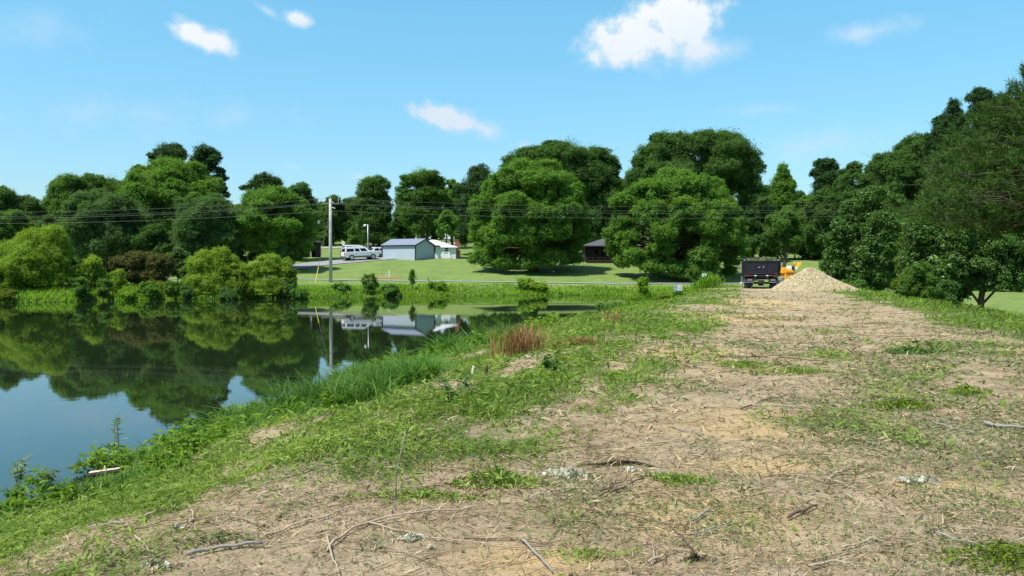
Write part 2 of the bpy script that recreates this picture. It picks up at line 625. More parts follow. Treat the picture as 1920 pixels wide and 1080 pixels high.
gme = quads_mesh('ground', V, fq, ground_material(), smooth_=True)
for nm, fn in (('green', green_mask), ('sand', sand_mask), ('lawn', lawn_mask), ('mud', lambda x, y: smooth(0.25, -0.5, pond_d(x, y)))):
    a_ = gme.attributes.new(nm, 'FLOAT', 'POINT')
    a_.data.foreach_set('value', np.ascontiguousarray(fn(V[:, 0], V[:, 1]), dtype=np.float32))
tag(link('ground', gme), kind='structure')

# water: the pond outline grown 1.5 m so the banks cut its edge
cen = POND.mean(0)
nxt, prv = np.roll(POND, -1, 0), np.roll(POND, 1, 0)
tn = nxt - prv
tn /= np.linalg.norm(tn, axis=1)[:, None]
grown = POND + np.stack([tn[:, 1], -tn[:, 0]], -1) * 1.6
wm, wt, wb = new_mat('pond_water')
wb.inputs['Base Color'].default_value = (0.014, 0.024, 0.009, 1)
wb.inputs['Roughness'].default_value = 0.012
wb.inputs['IOR'].default_value = 1.55
wb.inputs['Specular IOR Level'].default_value = 0.5
wtc = wt.nodes.new('ShaderNodeTexCoord')
wmp = wt.nodes.new('ShaderNodeMapping')
wmp.inputs['Scale'].default_value = (1.0, 1.7, 1.0)
wt.links.new(wtc.outputs['Object'], wmp.inputs['Vector'])
wn = wt.nodes.new('ShaderNodeTexNoise')
wn.inputs['Scale'].default_value = 1.6
wn.inputs['Detail'].default_value = 4
wt.links.new(wmp.outputs[0], wn.inputs['Vector'])
wbp = wt.nodes.new('ShaderNodeBump')
wbp.inputs['Strength'].default_value = 0.022
wbp.inputs['Distance'].default_value = 0.03
wt.links.new(wn.outputs[0], wbp.inputs['Height'])
wt.links.new(wbp.outputs[0], wb.inputs['Normal'])
wme = bpy.data.meshes.new('water')
wme.from_pydata([(p[0], p[1], WATER) for p in grown], [], [tuple(range(len(grown)))])
wme.materials.append(wm)
wme.update()
if wme.polygons[0].normal.z < 0:
    wme.flip_normals()
tag(link('water', wme), kind='structure')


def strip(name, pts, width, mat, lift=0.05):
    """a paved strip draped on the terrain along pts (x,y)"""
    P = [np.array(p, float) for p in pts]
    dense = []
    for a, b in zip(P[:-1], P[1:]):
        n = max(2, int(np.hypot(*(b - a)) / 0.8))
        dense += [a + (b - a) * k / n for k in range(n)]
    dense.append(P[-1])
    Q = np.array(dense)
    ker = np.ones(7) / 7
    Qp = np.vstack([np.repeat(Q[:1], 3, 0), Q, np.repeat(Q[-1:], 3, 0)])
    Q = np.stack([np.convolve(Qp[:, i], ker, 'valid') for i in (0, 1)], -1)
    T = np.gradient(Q, axis=0)
    T /= np.linalg.norm(T, axis=1)[:, None]
    Nn = np.stack([-T[:, 1], T[:, 0]], -1)
    m = 7
    rows = []
    for k in range(m):
        o = (k / (m - 1) - 0.5) * width
        xy = Q + Nn * o
        rows.append(np.column_stack([xy, terrain(xy[:, 0], xy[:, 1]) + lift]))
    V_ = np.stack(rows, 1).reshape(-1, 3)
    n = len(Q)
    i_, j_ = np.meshgrid(np.arange(n - 1), np.arange(m - 1), indexing='ij')
    f_ = np.stack([i_ * m + j_, (i_ + 1) * m + j_, (i_ + 1) * m + j_ + 1, i_ * m + j_ + 1], -1).reshape(-1, 4)
    me = quads_mesh(name, V_, f_[:, ::-1], mat, smooth_=True)
    return tag(link(name, me), kind='structure')


ASPH = plain('old_asphalt', (0.30, 0.30, 0.29), 0.9, var=0.2, scale=3, spec=0.2)
ASPHD = plain('driveway_asphalt', (0.27, 0.27, 0.28), 0.9, var=0.25, scale=2, spec=0.2)
strip('road', [(-95, 101), (-40, 100.2), (-10, 100), (14, 99.2), (40, 101), (90, 112)], 4.2, ASPH)
strip('driveway', [(-33, 102), (-32, 108), (-30.5, 113), (-27.5, 118), (-22.5, 123.3), (-19, 127), (-17, 135)], 4.2, ASPHD, 0.07)
strip('far_road', [(-75, 150), (-48, 158), (-36, 163), (-26, 169), (-10, 185)], 4.5, ASPH, 0.08)


# ------------------------------------------------------------------ foliage
def kites(P, Nn, half, width, rng_, along=None, bend=0.0):
    """leaf-shaped quads centred at P facing Nn; half = half-length, width = half-width"""
    n = len(P)
    Nn = Nn / np.maximum(np.linalg.norm(Nn, axis=1), 1e-6)[:, None]
    A = rng_.normal(size=(n, 3)) if along is None else along
    U = A - (A * Nn).sum(1)[:, None] * Nn
    U /= np.maximum(np.linalg.norm(U, axis=1), 1e-6)[:, None]
    Vv = np.cross(Nn, U)
    h = np.asarray(half).reshape(-1, 1)
    w = np.asarray(width).reshape(-1, 1)
    b = Nn * h * bend
    out = np.stack([P - U * h - b, P + Vv * w - U * h * .1, P + U * h - b, P - Vv * w - U * h * .1], 1).reshape(-1, 3)
    return out, np.arange(4 * n).reshape(n, 4)


def lobe_leaves(lobes, leaf, cover, rng_, aspect=0.5, clump=0.30, fill=0.25, droop=0.0, flat=0.62, spray=1.35):
    """lobes: (n,6) centres and radii. Leaf clumps sit on each lobe's shell; returns leaf arrays"""
    Pn, Nr, Sz, Tt, Al = [], [], [], [], []
    for (cx, cy, cz, rx, ry, rz) in lobes:
        rm = (rx * ry * rz) ** (1 / 3)
        area = 4 * math.pi * rm * rm
        nl = int(cover * area / (2 * leaf * leaf * aspect))
        cr = max(clump * rm, leaf * 2.2)
        nc = max(5, int(area / (cr * cr * 2.1)))
        dirs = rng_.normal(size=(nc, 3))
        dirs[:, 2] += 0.15
        dirs /= np.linalg.norm(dirs, axis=1)[:, None]
        rad_ = rng_.uniform(0.62, .98, (nc, 1)) + (rng_.random((nc, 1)) > .85) * rng_.uniform(0.03, .16, (nc, 1))
        cc_ = dirs * rad_
        csz = cr * np.exp(rng_.normal(size=nc) * .35) * .9
        ctint = rng_.uniform(0.0, 1.0, nc)
        k = rng_.integers(0, nc, nl)
        off = rng_.normal(size=(nl, 3))
        off /= np.linalg.norm(off, axis=1)[:, None]
        off[:, 2] = np.where((off[:, 2] < -0.35) & (rng_.random(nl) > .45), -off[:, 2] * .6, off[:, 2])
        rr = rng_.uniform(0.45, 1.05, (nl, 1)) * np.where(rng_.random((nl, 1)) > .86, rng_.uniform(1.0, spray, (nl, 1)), 1.0)
        o = off * rr * csz[k][:, None]
        o[:, 2] *= flat
        p = cc_[k] * np.array([rx, ry, rz]) + o + np.array([cx, cy, cz])
        if droop:
            p[:, 2] -= droop * rng_.random(nl) ** 2 * csz[k]
        nv = off * 0.55 + dirs[k] * 0.25 + rng_.normal(size=(nl, 3)) * 0.50
        nv[:, 2] += 0.50
        Pn.append(p)
        Al.append(off + dirs[k] * .6 + np.array([0, 0, .7]) + rng_.normal(size=(nl, 3)) * .35)
        Nr.append(nv)
        Sz.append(leaf * rng_.uniform(0.65, 1.3, nl))
        Tt.append(np.clip(ctint[k] * 0.45 + rng_.random(nl) ** 1.3 * 0.62, 0, 1))
        nf = int(nl * fill * 0.35)
        d2 = rng_.normal(size=(nf, 3))
        d2 /= np.linalg.norm(d2, axis=1)[:, None]
        Pn.append(d2 * rng_.uniform(0.2, 0.75, (nf, 1)) * np.array([rx, ry, rz]) + np.array([cx, cy, cz]))
        Nr.append(rng_.normal(size=(nf, 3)))
        Al.append(rng_.normal(size=(nf, 3)))
        Sz.append(leaf * rng_.uniform(1.2, 2.2, nf))
        Tt.append(rng_.random(nf) * 0.6)  # inner leaves keep to darker tints, crown shade put into the colour
    return np.vstack(Pn), np.vstack(Nr), np.concatenate(Sz), np.concatenate(Tt), np.vstack(Al)


def auto_lobes(u, vt, vb, hw, n, rng_, shape):
    H = vb - vt
    L = []
    if shape == 'round':
        L.append((u, vt + H * .50, hw * .66, H * .40, 0))
        for i in range(n):
            t = (i + 0.5) / n
            t = 0.10 + 0.80 * t
            wd = math.sqrt(max(0.0, 1 - ((t - .42) / .60) ** 2)) if t > .42 else .78 + .22 * t / .42
            a = i * 2.4 + rng_.uniform(-.5, .5)
            r = hw * rng_.uniform(.30, .44) * (0.75 + .25 * wd)
            rv = min(r * rng_.uniform(.75, 1.0), H * .3)
            uu = u + math.cos(a) * (hw - r) * wd * rng_.uniform(.85, 1.05)
            vv = min(max(vb - t * H, vt + rv), vb - rv * .8)
            L.append((uu, vv, r, rv, math.sin(a) * (hw - r) * wd))
        L.append((u + rng_.uniform(-.25, .25) * hw, vt + hw * .32, hw * .40, hw * .32, 0))
    elif shape == 'bush':
        L.append((u, vt + H * .55, hw * .70, H * .42, 0))
        for i in range(n):
            t = (i + .3) / n
            wd = math.sqrt(max(0.0, 1 - (max(0, t - .35) / .70) ** 2))
            a = i * 2.4 + rng_.uniform(-.5, .5)
            r = hw * rng_.uniform(.30, .46)
            rv = min(r, H * .30)
            vv = min(max(vb - t * H, vt + rv), vb - rv * .45)
            L.append((u + math.cos(a) * (hw - r) * wd * rng_.uniform(.85, 1.05), vv, r, rv, math.sin(a) * (hw - r) * wd))
        L.append((u + rng_.uniform(-.3, .3) * hw, vt + hw * .30, hw * .36, hw * .30, 0))
    elif shape == 'cone':
        for i in range(n):
            t = i / (n - 1)
            r = hw * (1.0 - .80 * t) * .62
            a = i * 2.4
            L.append((u + math.cos(a) * (hw * (1 - .8 * t) - r) * 1.0, vb - t * (H - r) - r * .5, r, r * 1.0, math.sin(a) * (hw * (1 - .8 * t) - r)))
    elif shape == 'pine':
        for i in range(n):
            t = (i + .5) / n
            wd = math.sin(math.pi * min(1, .18 + .80 * t)) ** .7
            a = i * 2.4 + rng_.uniform(-.6, .6)
            r = hw * rng_.uniform(.22, .36)
            L.append((u + math.cos(a) * max(0, hw * wd - r), vb - t * (H - r) - r * .5, r, r * .55, math.sin(a) * max(0, hw * wd - r)))
        L.append((u, vt + hw * .25, hw * .30, hw * .25, 0))
    return L


def to_world_lobes(L, D):
    out = []
    for (u, v, ru, rv, dd) in L:
        c = at(u, v, D)
        k = D / F
        out.append((c.x, D + dd * k, c.z, ru * k, ru * k * .95, rv * k))
    return np.array(out)


def limbs(base, top, lobes, r0, rng_):
    """tapered trunk with limbs reaching into the lobes"""
    mb = MB()
    b, t = Vector(base), Vector(top)
    n = 7
    pts, rr = [], []
    for i in range(n):
        f = i / (n - 1)
        p = b.lerp(t, f) + Vector((rng_.normal() * .25 * r0 * f * 3, rng_.normal() * .25 * r0 * f * 3, 0))
        pts.append(p)
        rr.append(r0 * (1.35 if i == 0 else 1.0 - .65 * f))
    pts[0].z -= 0.25
    mb.tube(pts, rr, 9)
    for (cx, cy, cz, rx, ry, rz) in lobes:
        c = Vector((cx, cy, cz))
        f = min(.92, max(.25, (cz - b.z) / max(.1, (t.z - b.z)) - .3))
        s = b.lerp(t, f)
        m = s.lerp(c, .5) + Vector((0, 0, .10 * (c - s).length))
        q = r0 * .42 * (1 - .4 * f)
        mb.tube([s, m, c], [q, q * .65, q * .2], 6)
        for k in range(2):
            e = c + Vector((rng_.normal() * rx, rng_.normal() * ry, rng_.normal() * rz)) * .55
            mb.tube([m, (m + e) / 2 + Vector((0, 0, .1)), e], [q * .45, q * .3, q * .1], 5)
    return mb


SEED = [100]


def shift_mesh(me, base):
    n = len(me.vertices)
    a = np.empty(n * 3, np.float32)
    me.vertices.foreach_get('co', a)
    a = a.reshape(-1, 3) - np.array(base, np.float32)
    me.vertices.foreach_set('co', a.ravel())
    me.update()


def tree(name, label, cat, u, vt, vb, hw, D, mat, n=11, shape='round', lobes=None, px=1.3, cover=1.0, aspect=0.5, group=None,
         trunk_r=None, base_u=None, ground=None, clump=.32, fill=.5, droop=0.0, flat=1.0, bark=BARK, stem='trunk', crown='crown', split=5):
    SEED[0] += 1
    r_ = np.random.default_rng(SEED[0])
    if shape == 'round' and crown == 'foliage':
        shape = 'bush'
    L = lobes if lobes is not None else auto_lobes(u, vt, vb, hw, n, r_, shape)
    if mat == 'pine':
        L = [(a, c, e * 1.08, f * 1.5, g) for a, c, e, f, g in L]
    WL = to_world_lobes(L, D)
    WL0 = WL
    if mat in ('willow', 'olive'):
        split = min(split, 3)
    if split:
        kids = []
        for (cx, cy, cz, rx, ry, rz) in WL:
            kids.append((cx, cy, cz, rx * .80, ry * .80, rz * .80))
            for q in range(split):
                dv = r_.normal(size=3)
                dv[2] += .35
                dv /= np.linalg.norm(dv)
                f = r_.uniform(.50, .76)
                s_ = r_.uniform(.30, .50)
                kids.append((cx + dv[0] * rx * f, cy + dv[1] * ry * f, cz + dv[2] * rz * f, rx * s_, ry * s_, rz * s_ * r_.uniform(.75, 1.05)))
        # seam fillers between neighbouring lobes keep the crown from reading as stacked shelves
        cw = WL[:, :3].mean(0)
        for i_ in range(len(WL)):
            dd_ = np.linalg.norm(WL[:, :3] - WL[i_, :3], axis=1)
            for j_ in np.argsort(dd_)[1:4]:
                mid_ = (WL[i_, :3] + WL[j_, :3]) / 2
                ov_ = mid_ - cw
                ov_ /= max(1e-6, np.linalg.norm(ov_))
                rm_ = min(WL[i_, 3:].min(), WL[j_, 3:].min())
                s_ = rm_ * r_.uniform(.38, .62)
                c_ = mid_ + ov_ * rm_ * r_.uniform(.15, .5) + r_.normal(size=3) * rm_ * .15
                kids.append((c_[0], c_[1], c_[2], s_, s_, s_ * r_.uniform(.8, 1.1)))
        WL = np.array(kids)
    bu = base_u if base_u is not None else u
    X = at(bu, 500, D).x
    gz = tz(X, D) if ground is None else ground
    base = (X, D, gz)
    leaf = px * D / F * 1.0
    wispy = mat in ('willow', 'olive')
    P, Nn, Sz, T, Al = lobe_leaves(WL, leaf, cover * (.8 if wispy else 1), r_, aspect, clump, fill, droop, flat, 1.75 if wispy else 1.5)
    keep = P[:, 2] > gz + 0.05
    P, Nn, Sz, T, Al = P[keep], Nn[keep], Sz[keep], T[keep], Al[keep]
    Vv, Fq = kites(P - np.array(base), Nn, Sz, Sz * aspect, r_, along=Al if wispy else None, bend=0.25)
    o = thing(name, label, cat, base, 0, group)
    me = quads_mesh(crown, Vv, Fq, LM[mat], T)
    link(crown, me, o)
    top = at(u, vt + (vb - vt) * .25, D)
    ht = max(.6, top.z - gz)
    r0 = trunk_r or max(.04, .022 * ht)
    mb = limbs(base, (top.x, D, top.z), WL0, r0, r_)
    t = mb.build(stem, bark, o, smooth_=True)
    shift_mesh(t.data, base)
    return o


TW = 'woodland behind the left shore'
tree('broadleaf_tree', 'dark green tree at the far left edge of the treeline', 'tree', 18, 350, 490, 72, 120, 'dark', group=TW)
tree('broadleaf_tree', 'light green tree rising behind the big yellow willow', 'tree', 28, 392, 505, 64, 112, 'mid', group=TW)
tree('broadleaf_tree', 'slim tall tree with rounded top left of the highest left crown', 'tree', 124, 318, 490, 40, 126, 'mid', group=TW,
     lobes=[(125, 352, 35, 33, 0), (112, 385, 30, 28, 5), (140, 395, 30, 34, -8), (120, 430, 42, 38, 0), (100, 360, 18, 16, 0), (110, 345, 18, 16, 10), (150, 345, 12, 14, 0)])
tree('broadleaf_tree', 'low rounded tree between the slim tree and the big left crown', 'tree', 195, 328, 480, 70, 130, 'mid', group=TW, n=16)
tree('broadleaf_tree', 'largest broad crown of the left shore standing below the two pines', 'tree', 320, 297, 480, 96, 122, 'bright', group=TW, cover=1.2,
     lobes=[(318, 345, 70, 48, 0), (310, 318, 42, 22, 0), (270, 335, 34, 26, 0), (355, 325, 38, 24, 10), (385, 360, 32, 36, 0), (248, 360, 28, 26, 0), (262, 318, 12, 10, 0), (300, 370, 40, 26, -45),
            (345, 365, 40, 26, -45), (290, 410, 52, 40, -30), (370, 410, 46, 42, -20), (330, 440, 70, 44, 0), (240, 395, 32, 34, -10), (278, 345, 26, 18, -40), (330, 335, 28, 16, -45)])
tree('pine_tree', 'dark pine with a flat dense top, left of the two behind the big crown', 'tree', 318, 272, 470, 36, 140, 'pine', shape='pine', n=9, aspect=.4, group='pines above the left woods',
     lobes=[(318, 288, 32, 15, 0), (300, 294, 22, 10, 10), (338, 294, 18, 9, -10), (318, 310, 34, 14, 0), (320, 335, 28, 14, 0)])
tree('pine_tree', 'dark pine with open ragged branches, right of the two behind the big crown', 'tree', 385, 274, 470, 46, 138, 'pine', shape='pine', aspect=.4, group='pines above the left woods', cover=1.2,
     lobes=[(384, 286, 24, 12, 0), (370, 298, 18, 9, 8), (398, 300, 20, 9, -5), (385, 316, 24, 9, 0), (412, 320, 13, 5, 0), (372, 330, 20, 9, 10), (404, 336, 18, 6, 0), (420, 334, 11, 4, 0), (392, 350, 22, 8, 5), (416, 355, 13, 5, 0), (424, 366, 9, 4, 0), (398, 368, 20, 8, 0), (385, 390, 24, 12, 0)])
tree('broadleaf_tree', 'bluish dark tree in front of the left woods over the brown hedge', 'tree', 200, 357, 515, 98, 107, 'blue', group=TW, n=14, cover=1.2)
tree('broadleaf_tree', 'dark mound of foliage low between the bluish tree and the grey green tree', 'tree', 285, 420, 515, 50, 106, 'dark', group=TW)
tree('broadleaf_tree', 'grey green tree left of the bright walnut-like tree by the driveway', 'tree', 385, 362, 505, 78, 107, 'blue', group=TW, n=13)
tree('broadleaf_tree', 'yellow green treetop poking up over the grey green tree', 'tree', 372, 358, 470, 36, 112, 'bright', group=TW, n=7)
tree('broadleaf_tree', 'bright green rounded tree left of the utility pole over the driveway', 'tree', 520, 352, 492, 80, 110, 'bright', group=TW, cover=1.2,
     lobes=[(515, 410, 62, 46, 0), (480, 372, 34, 20, 0), (520, 372, 40, 22, -20), (560, 395, 30, 26, 0), (578, 430, 22, 30, 0), (455, 410, 28, 30, 0), (500, 415, 40, 22, -48), (545, 425, 34, 20, -40), (520, 455, 52, 26, -15),
            (575, 462, 22, 16, -10), (545, 480, 18, 12, -30), (470, 445, 34, 30, -20), (500, 390, 30, 14, -44), (555, 475, 24, 16, 10)])
tree('broadleaf_tree', 'blue green crown showing above the bright rounded tree by the pole', 'tree', 560, 340, 470, 44, 122, 'blue', group=TW)
tree('pine_tree', 'small dark pine top just left of the pole above the bright tree', 'tree', 492, 325, 450, 38, 134, 'pine', aspect=.4, n=9, group='pines above the left woods',
     lobes=[(498, 338, 26, 12, 0), (480, 346, 20, 8, 0), (462, 352, 13, 5, 0), (512, 344, 18, 10, 0), (495, 362, 36, 14, 0)])

WB = 'bushes along the far shore'
tree('willow_bush', 'biggest yellow green willow bush at the left shore', 'bush', 68, 424, 562, 70, 78, 'willow', n=12, aspect=.22, px=1.9, cover=1.25, group=WB, stem='stem', crown='foliage', clump=.38, flat=1.0,
     lobes=[(62, 478, 52, 36, 0), (100, 442, 30, 22, 0), (62, 446, 34, 20, 10), (28, 470, 32, 26, 0), (105, 478, 32, 34, 0), (18, 505, 30, 30, 10), (60, 505, 50, 32, -20), (105, 515, 28, 32, 0), (115, 450, 14, 14, 0), (0, 488, 26, 26, 0), (40, 530, 34, 24, -10), (90, 538, 34, 22, -10), (-12, 520, 26, 28, 0)])
tree('willow_bush', 'rounded yellow green bush right of the biggest willow', 'bush', 171, 478, 559, 37, 79.5, 'willow', n=7, aspect=.25, px=1.9, cover=1.3, group=WB, stem='stem', crown='foliage')
tree('hedge_bush', 'clipped hedge bush turning reddish brown on its right side', 'bush', 262, 470, 540, 62, 83, 'red', aspect=.4, px=1.4, cover=1.8, group=WB, stem='stem', crown='foliage', clump=.2,
     lobes=[(230, 496, 28, 22, 0), (260, 492, 34, 22, 0), (295, 494, 30, 22, 0), (245, 518, 40, 18, 0), (290, 516, 34, 18, 0), (312, 502, 14, 18, 0)])
tree('willow_bush', 'small narrow yellow bush before the reddish hedge', 'bush', 218, 505, 558, 25, 79.5, 'willow', n=6, aspect=.22, px=1.9, cover=1.2, group=WB, stem='stem', crown='foliage', shape='round')
tree('willow_bush', 'feathery yellow green bush, taller one of the shore pair', 'bush', 403, 460, 562, 60, 82.5, 'willow', n=11, aspect=.22, lobes=[(400, 490, 42, 28, 0), (372, 502, 26, 26, 0), (430, 498, 30, 26, 0), (415, 474, 22, 12, 0), (385, 480, 20, 13, 0), (395, 530, 50, 26, -10), (440, 532, 30, 26, 0), (358, 535, 20, 22, 0), (452, 508, 16, 20, 0), (400, 548, 40, 16, -20)], px=1.9, cover=1.1, group=WB, stem='stem', crown='foliage', flat=.9)
tree('willow_bush', 'brightest rounded bush, right one of the shore pair near the pole', 'bush', 500, 473, 562, 58, 83, 'willow', n=11, aspect=.22, lobes=[(500, 502, 38, 26, 0), (478, 512, 26, 26, 0), (525, 506, 26, 24, 0), (505, 484, 24, 10, 0), (470, 537, 30, 24, 0), (510, 535, 44, 24, -10), (542, 530, 18, 22, 0), (550, 516, 10, 12, 0), (500, 550, 40, 14, -20)], px=1.9, cover=1.25, group=WB, stem='stem', crown='foliage', flat=.9)
tree('shrub', 'pale bluish shrub between the reddish hedge and the feathery bush', 'bush', 333, 465, 525, 24, 86, 'blue', n=6, group=WB, stem='stem', crown='foliage')
for (u, vt, vb, hw, D, m, lab) in [(150, 520, 562, 24, 75.3, 'mid', 'low green shrub at the waterline right of the biggest willow'),
                                   (280, 528, 558, 26, 78.8, 'bright', 'low leafy shrub below the reddish hedge'),
                                   (325, 527, 556, 22, 80.5, 'bright', 'low leafy shrub right below the reddish hedge end'),
                                   (350, 536, 562, 16, 79.8, 'blue', 'dark low shrub at the foot of the feathery bush'),
                                   (430, 540, 566, 26, 78.2, 'dark', 'dark low shrub under the shore pair of bushes'),
                                   (12, 540, 566, 24, 72.5, 'olive', 'olive shrub at the left picture edge by the water'),
                                   (560, 541, 562, 20, 80.6, 'reed', 'low green shrub right of the brightest shore bush'),
                                   (195, 522, 560, 18, 77, 'mid', 'small leafy shrub between the rounded and the small yellow bush'),
                                   (140, 488, 555, 20, 80, 'dark', 'dark shrub filling the gap right of the biggest willow'),
                                   (302, 524, 552, 30, 82, 'olive', 'olive weedy shrub under the right end of the hedge'),
                                   (352, 500, 556, 22, 83, 'mid', 'medium green shrub left behind the feathery bush'),
                                   (452, 505, 560, 24, 80, 'olive', 'olive shrub in the seam between the shore pair'),
                                   (540, 520, 560, 22, 82, 'mid', 'leafy shrub tucked behind the brightest shore bush'),
                                   (240, 540, 562, 30, 78.6, 'bank', 'low yellow green weeds before the hedge'),
                                   (-20, 500, 566, 36, 74, 'olive', 'olive bush cut by the left picture edge')]:
    tree('shrub', lab, 'bush', u, vt, vb, hw, D, m, n=5, px=1.5, group='low shrubs at the far waterline', stem='stem', crown='foliage')

TM = 'trees behind the lawn'
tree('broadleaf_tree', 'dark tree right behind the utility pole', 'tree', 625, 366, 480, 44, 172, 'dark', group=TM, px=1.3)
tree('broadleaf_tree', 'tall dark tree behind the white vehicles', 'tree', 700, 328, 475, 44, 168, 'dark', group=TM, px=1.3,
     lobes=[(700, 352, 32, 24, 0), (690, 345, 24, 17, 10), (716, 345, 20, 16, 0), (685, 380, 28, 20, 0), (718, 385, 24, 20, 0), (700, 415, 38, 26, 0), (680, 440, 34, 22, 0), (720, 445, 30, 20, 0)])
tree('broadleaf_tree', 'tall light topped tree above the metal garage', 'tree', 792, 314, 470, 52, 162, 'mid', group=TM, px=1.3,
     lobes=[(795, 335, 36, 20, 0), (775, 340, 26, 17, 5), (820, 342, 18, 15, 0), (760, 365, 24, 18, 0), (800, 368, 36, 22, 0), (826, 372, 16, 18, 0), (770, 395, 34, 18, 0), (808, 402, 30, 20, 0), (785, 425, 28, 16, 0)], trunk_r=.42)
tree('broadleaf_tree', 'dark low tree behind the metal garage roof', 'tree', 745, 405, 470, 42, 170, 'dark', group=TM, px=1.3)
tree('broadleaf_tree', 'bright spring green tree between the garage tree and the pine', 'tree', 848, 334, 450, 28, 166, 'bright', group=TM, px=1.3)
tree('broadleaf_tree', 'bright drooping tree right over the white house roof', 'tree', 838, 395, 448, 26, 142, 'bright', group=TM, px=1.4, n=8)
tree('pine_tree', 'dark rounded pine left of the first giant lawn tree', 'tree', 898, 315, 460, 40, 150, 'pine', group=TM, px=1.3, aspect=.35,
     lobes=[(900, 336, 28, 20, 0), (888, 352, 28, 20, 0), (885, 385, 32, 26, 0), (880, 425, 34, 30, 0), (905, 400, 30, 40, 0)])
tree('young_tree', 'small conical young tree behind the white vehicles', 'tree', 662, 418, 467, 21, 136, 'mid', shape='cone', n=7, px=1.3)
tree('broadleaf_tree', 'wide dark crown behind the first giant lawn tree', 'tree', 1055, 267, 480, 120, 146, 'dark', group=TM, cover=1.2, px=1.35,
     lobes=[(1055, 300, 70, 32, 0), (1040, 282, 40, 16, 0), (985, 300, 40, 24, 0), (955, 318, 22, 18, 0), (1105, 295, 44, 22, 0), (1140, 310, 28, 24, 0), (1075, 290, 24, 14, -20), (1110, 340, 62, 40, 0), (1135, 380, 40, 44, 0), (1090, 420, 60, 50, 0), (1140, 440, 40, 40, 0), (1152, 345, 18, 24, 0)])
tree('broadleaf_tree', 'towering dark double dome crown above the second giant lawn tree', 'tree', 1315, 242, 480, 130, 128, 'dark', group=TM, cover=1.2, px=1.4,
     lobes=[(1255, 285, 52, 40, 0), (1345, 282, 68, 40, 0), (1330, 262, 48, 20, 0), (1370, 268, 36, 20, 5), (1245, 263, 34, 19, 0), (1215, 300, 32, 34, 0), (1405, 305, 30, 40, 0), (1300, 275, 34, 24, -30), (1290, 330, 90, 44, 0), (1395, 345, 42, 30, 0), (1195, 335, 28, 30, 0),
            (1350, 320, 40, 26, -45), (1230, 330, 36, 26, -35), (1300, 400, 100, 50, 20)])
tree('broadleaf_tree', 'first giant lawn tree, a bright domed crown sweeping to the grass near the white house', 'tree', 1000, 295, 503, 122, 113, 'bright', group='giant trees on the lawn', cover=1.2, px=1.5, trunk_r=.55,
     lobes=[(1000, 350, 72, 46, 0), (985, 318, 44, 22, 0), (1025, 312, 34, 16, 0), (935, 360, 42, 38, 0), (1060, 355, 44, 34, 0), (915, 395, 40, 32, 0), (1078, 395, 34, 30, 0), (950, 340, 34, 20, -40), (1000, 345, 38, 20, -70), (1040, 345, 30, 18, -60), (960, 390, 40, 24, -72),
            (1010, 400, 40, 26, -72), (1060, 395, 32, 22, -62), (905, 440, 34, 28, 0), (940, 440, 34, 30, -60), (990, 440, 32, 26, -75), (1040, 430, 34, 26, -65), (1085, 440, 26, 26, 0), (906, 482, 32, 20, -30), (945, 492, 28, 15, -50), (1035, 485, 27, 21, -62), (990, 494, 24, 13, -60), (1070, 484, 24, 16, -20),
            (1000, 470, 30, 22, -40), (980, 490, 16, 14, -20), (1010, 420, 60, 40, 30), (1050, 465, 40, 22, 50), (950, 460, 50, 24, 50)])
tree('broadleaf_tree', 'second giant lawn tree, wide bright crown sweeping to the grass left of the dump truck', 'tree', 1272, 317, 528, 132, 107, 'bright', group='giant trees on the lawn', cover=1.2, px=1.6, trunk_r=.55,
     lobes=[(1270, 375, 78, 48, 0), (1265, 335, 44, 20, 0), (1215, 355, 38, 24, 0), (1320, 355, 40, 26, 0), (1180, 380, 36, 26, 0), (1365, 400, 30, 30, 0), (1235, 360, 34, 20, -55), (1290, 350, 36, 18, -50), (1170, 415, 32, 26, 0), (1210, 400, 38, 24, -60), (1270, 400, 40, 22, -80), (1330, 395, 36, 22, -60),
            (1380, 440, 24, 30, 0), (1350, 440, 34, 24, -50), (1300, 430, 36, 22, -80), (1235, 435, 36, 22, -76), (1175, 450, 30, 24, -20), (1160, 430, 18, 20, 0), (1158, 466, 24, 18, 30), (1150, 440, 22, 20, 20), (1172, 490, 26, 16, 10), (1190, 482, 32, 20, -40), (1212, 500, 26, 16, -55), (1230, 470, 28, 18, -60), (1300, 482, 38, 20, -72), (1320, 500, 22, 14, -60), (1262, 505, 34, 17, -66),
            (1290, 515, 34, 12, -70), (1365, 480, 28, 24, 20), (1375, 510, 20, 14, 40), (1290, 450, 70, 40, 30), (1240, 490, 40, 24, 10), (1390, 470, 12, 16, 0)])
tree('broadleaf_tree', 'small bright tree left of the truck load at the wood edge', 'tree', 1398, 445, 495, 14, 118, 'bright', group=TM, n=5)

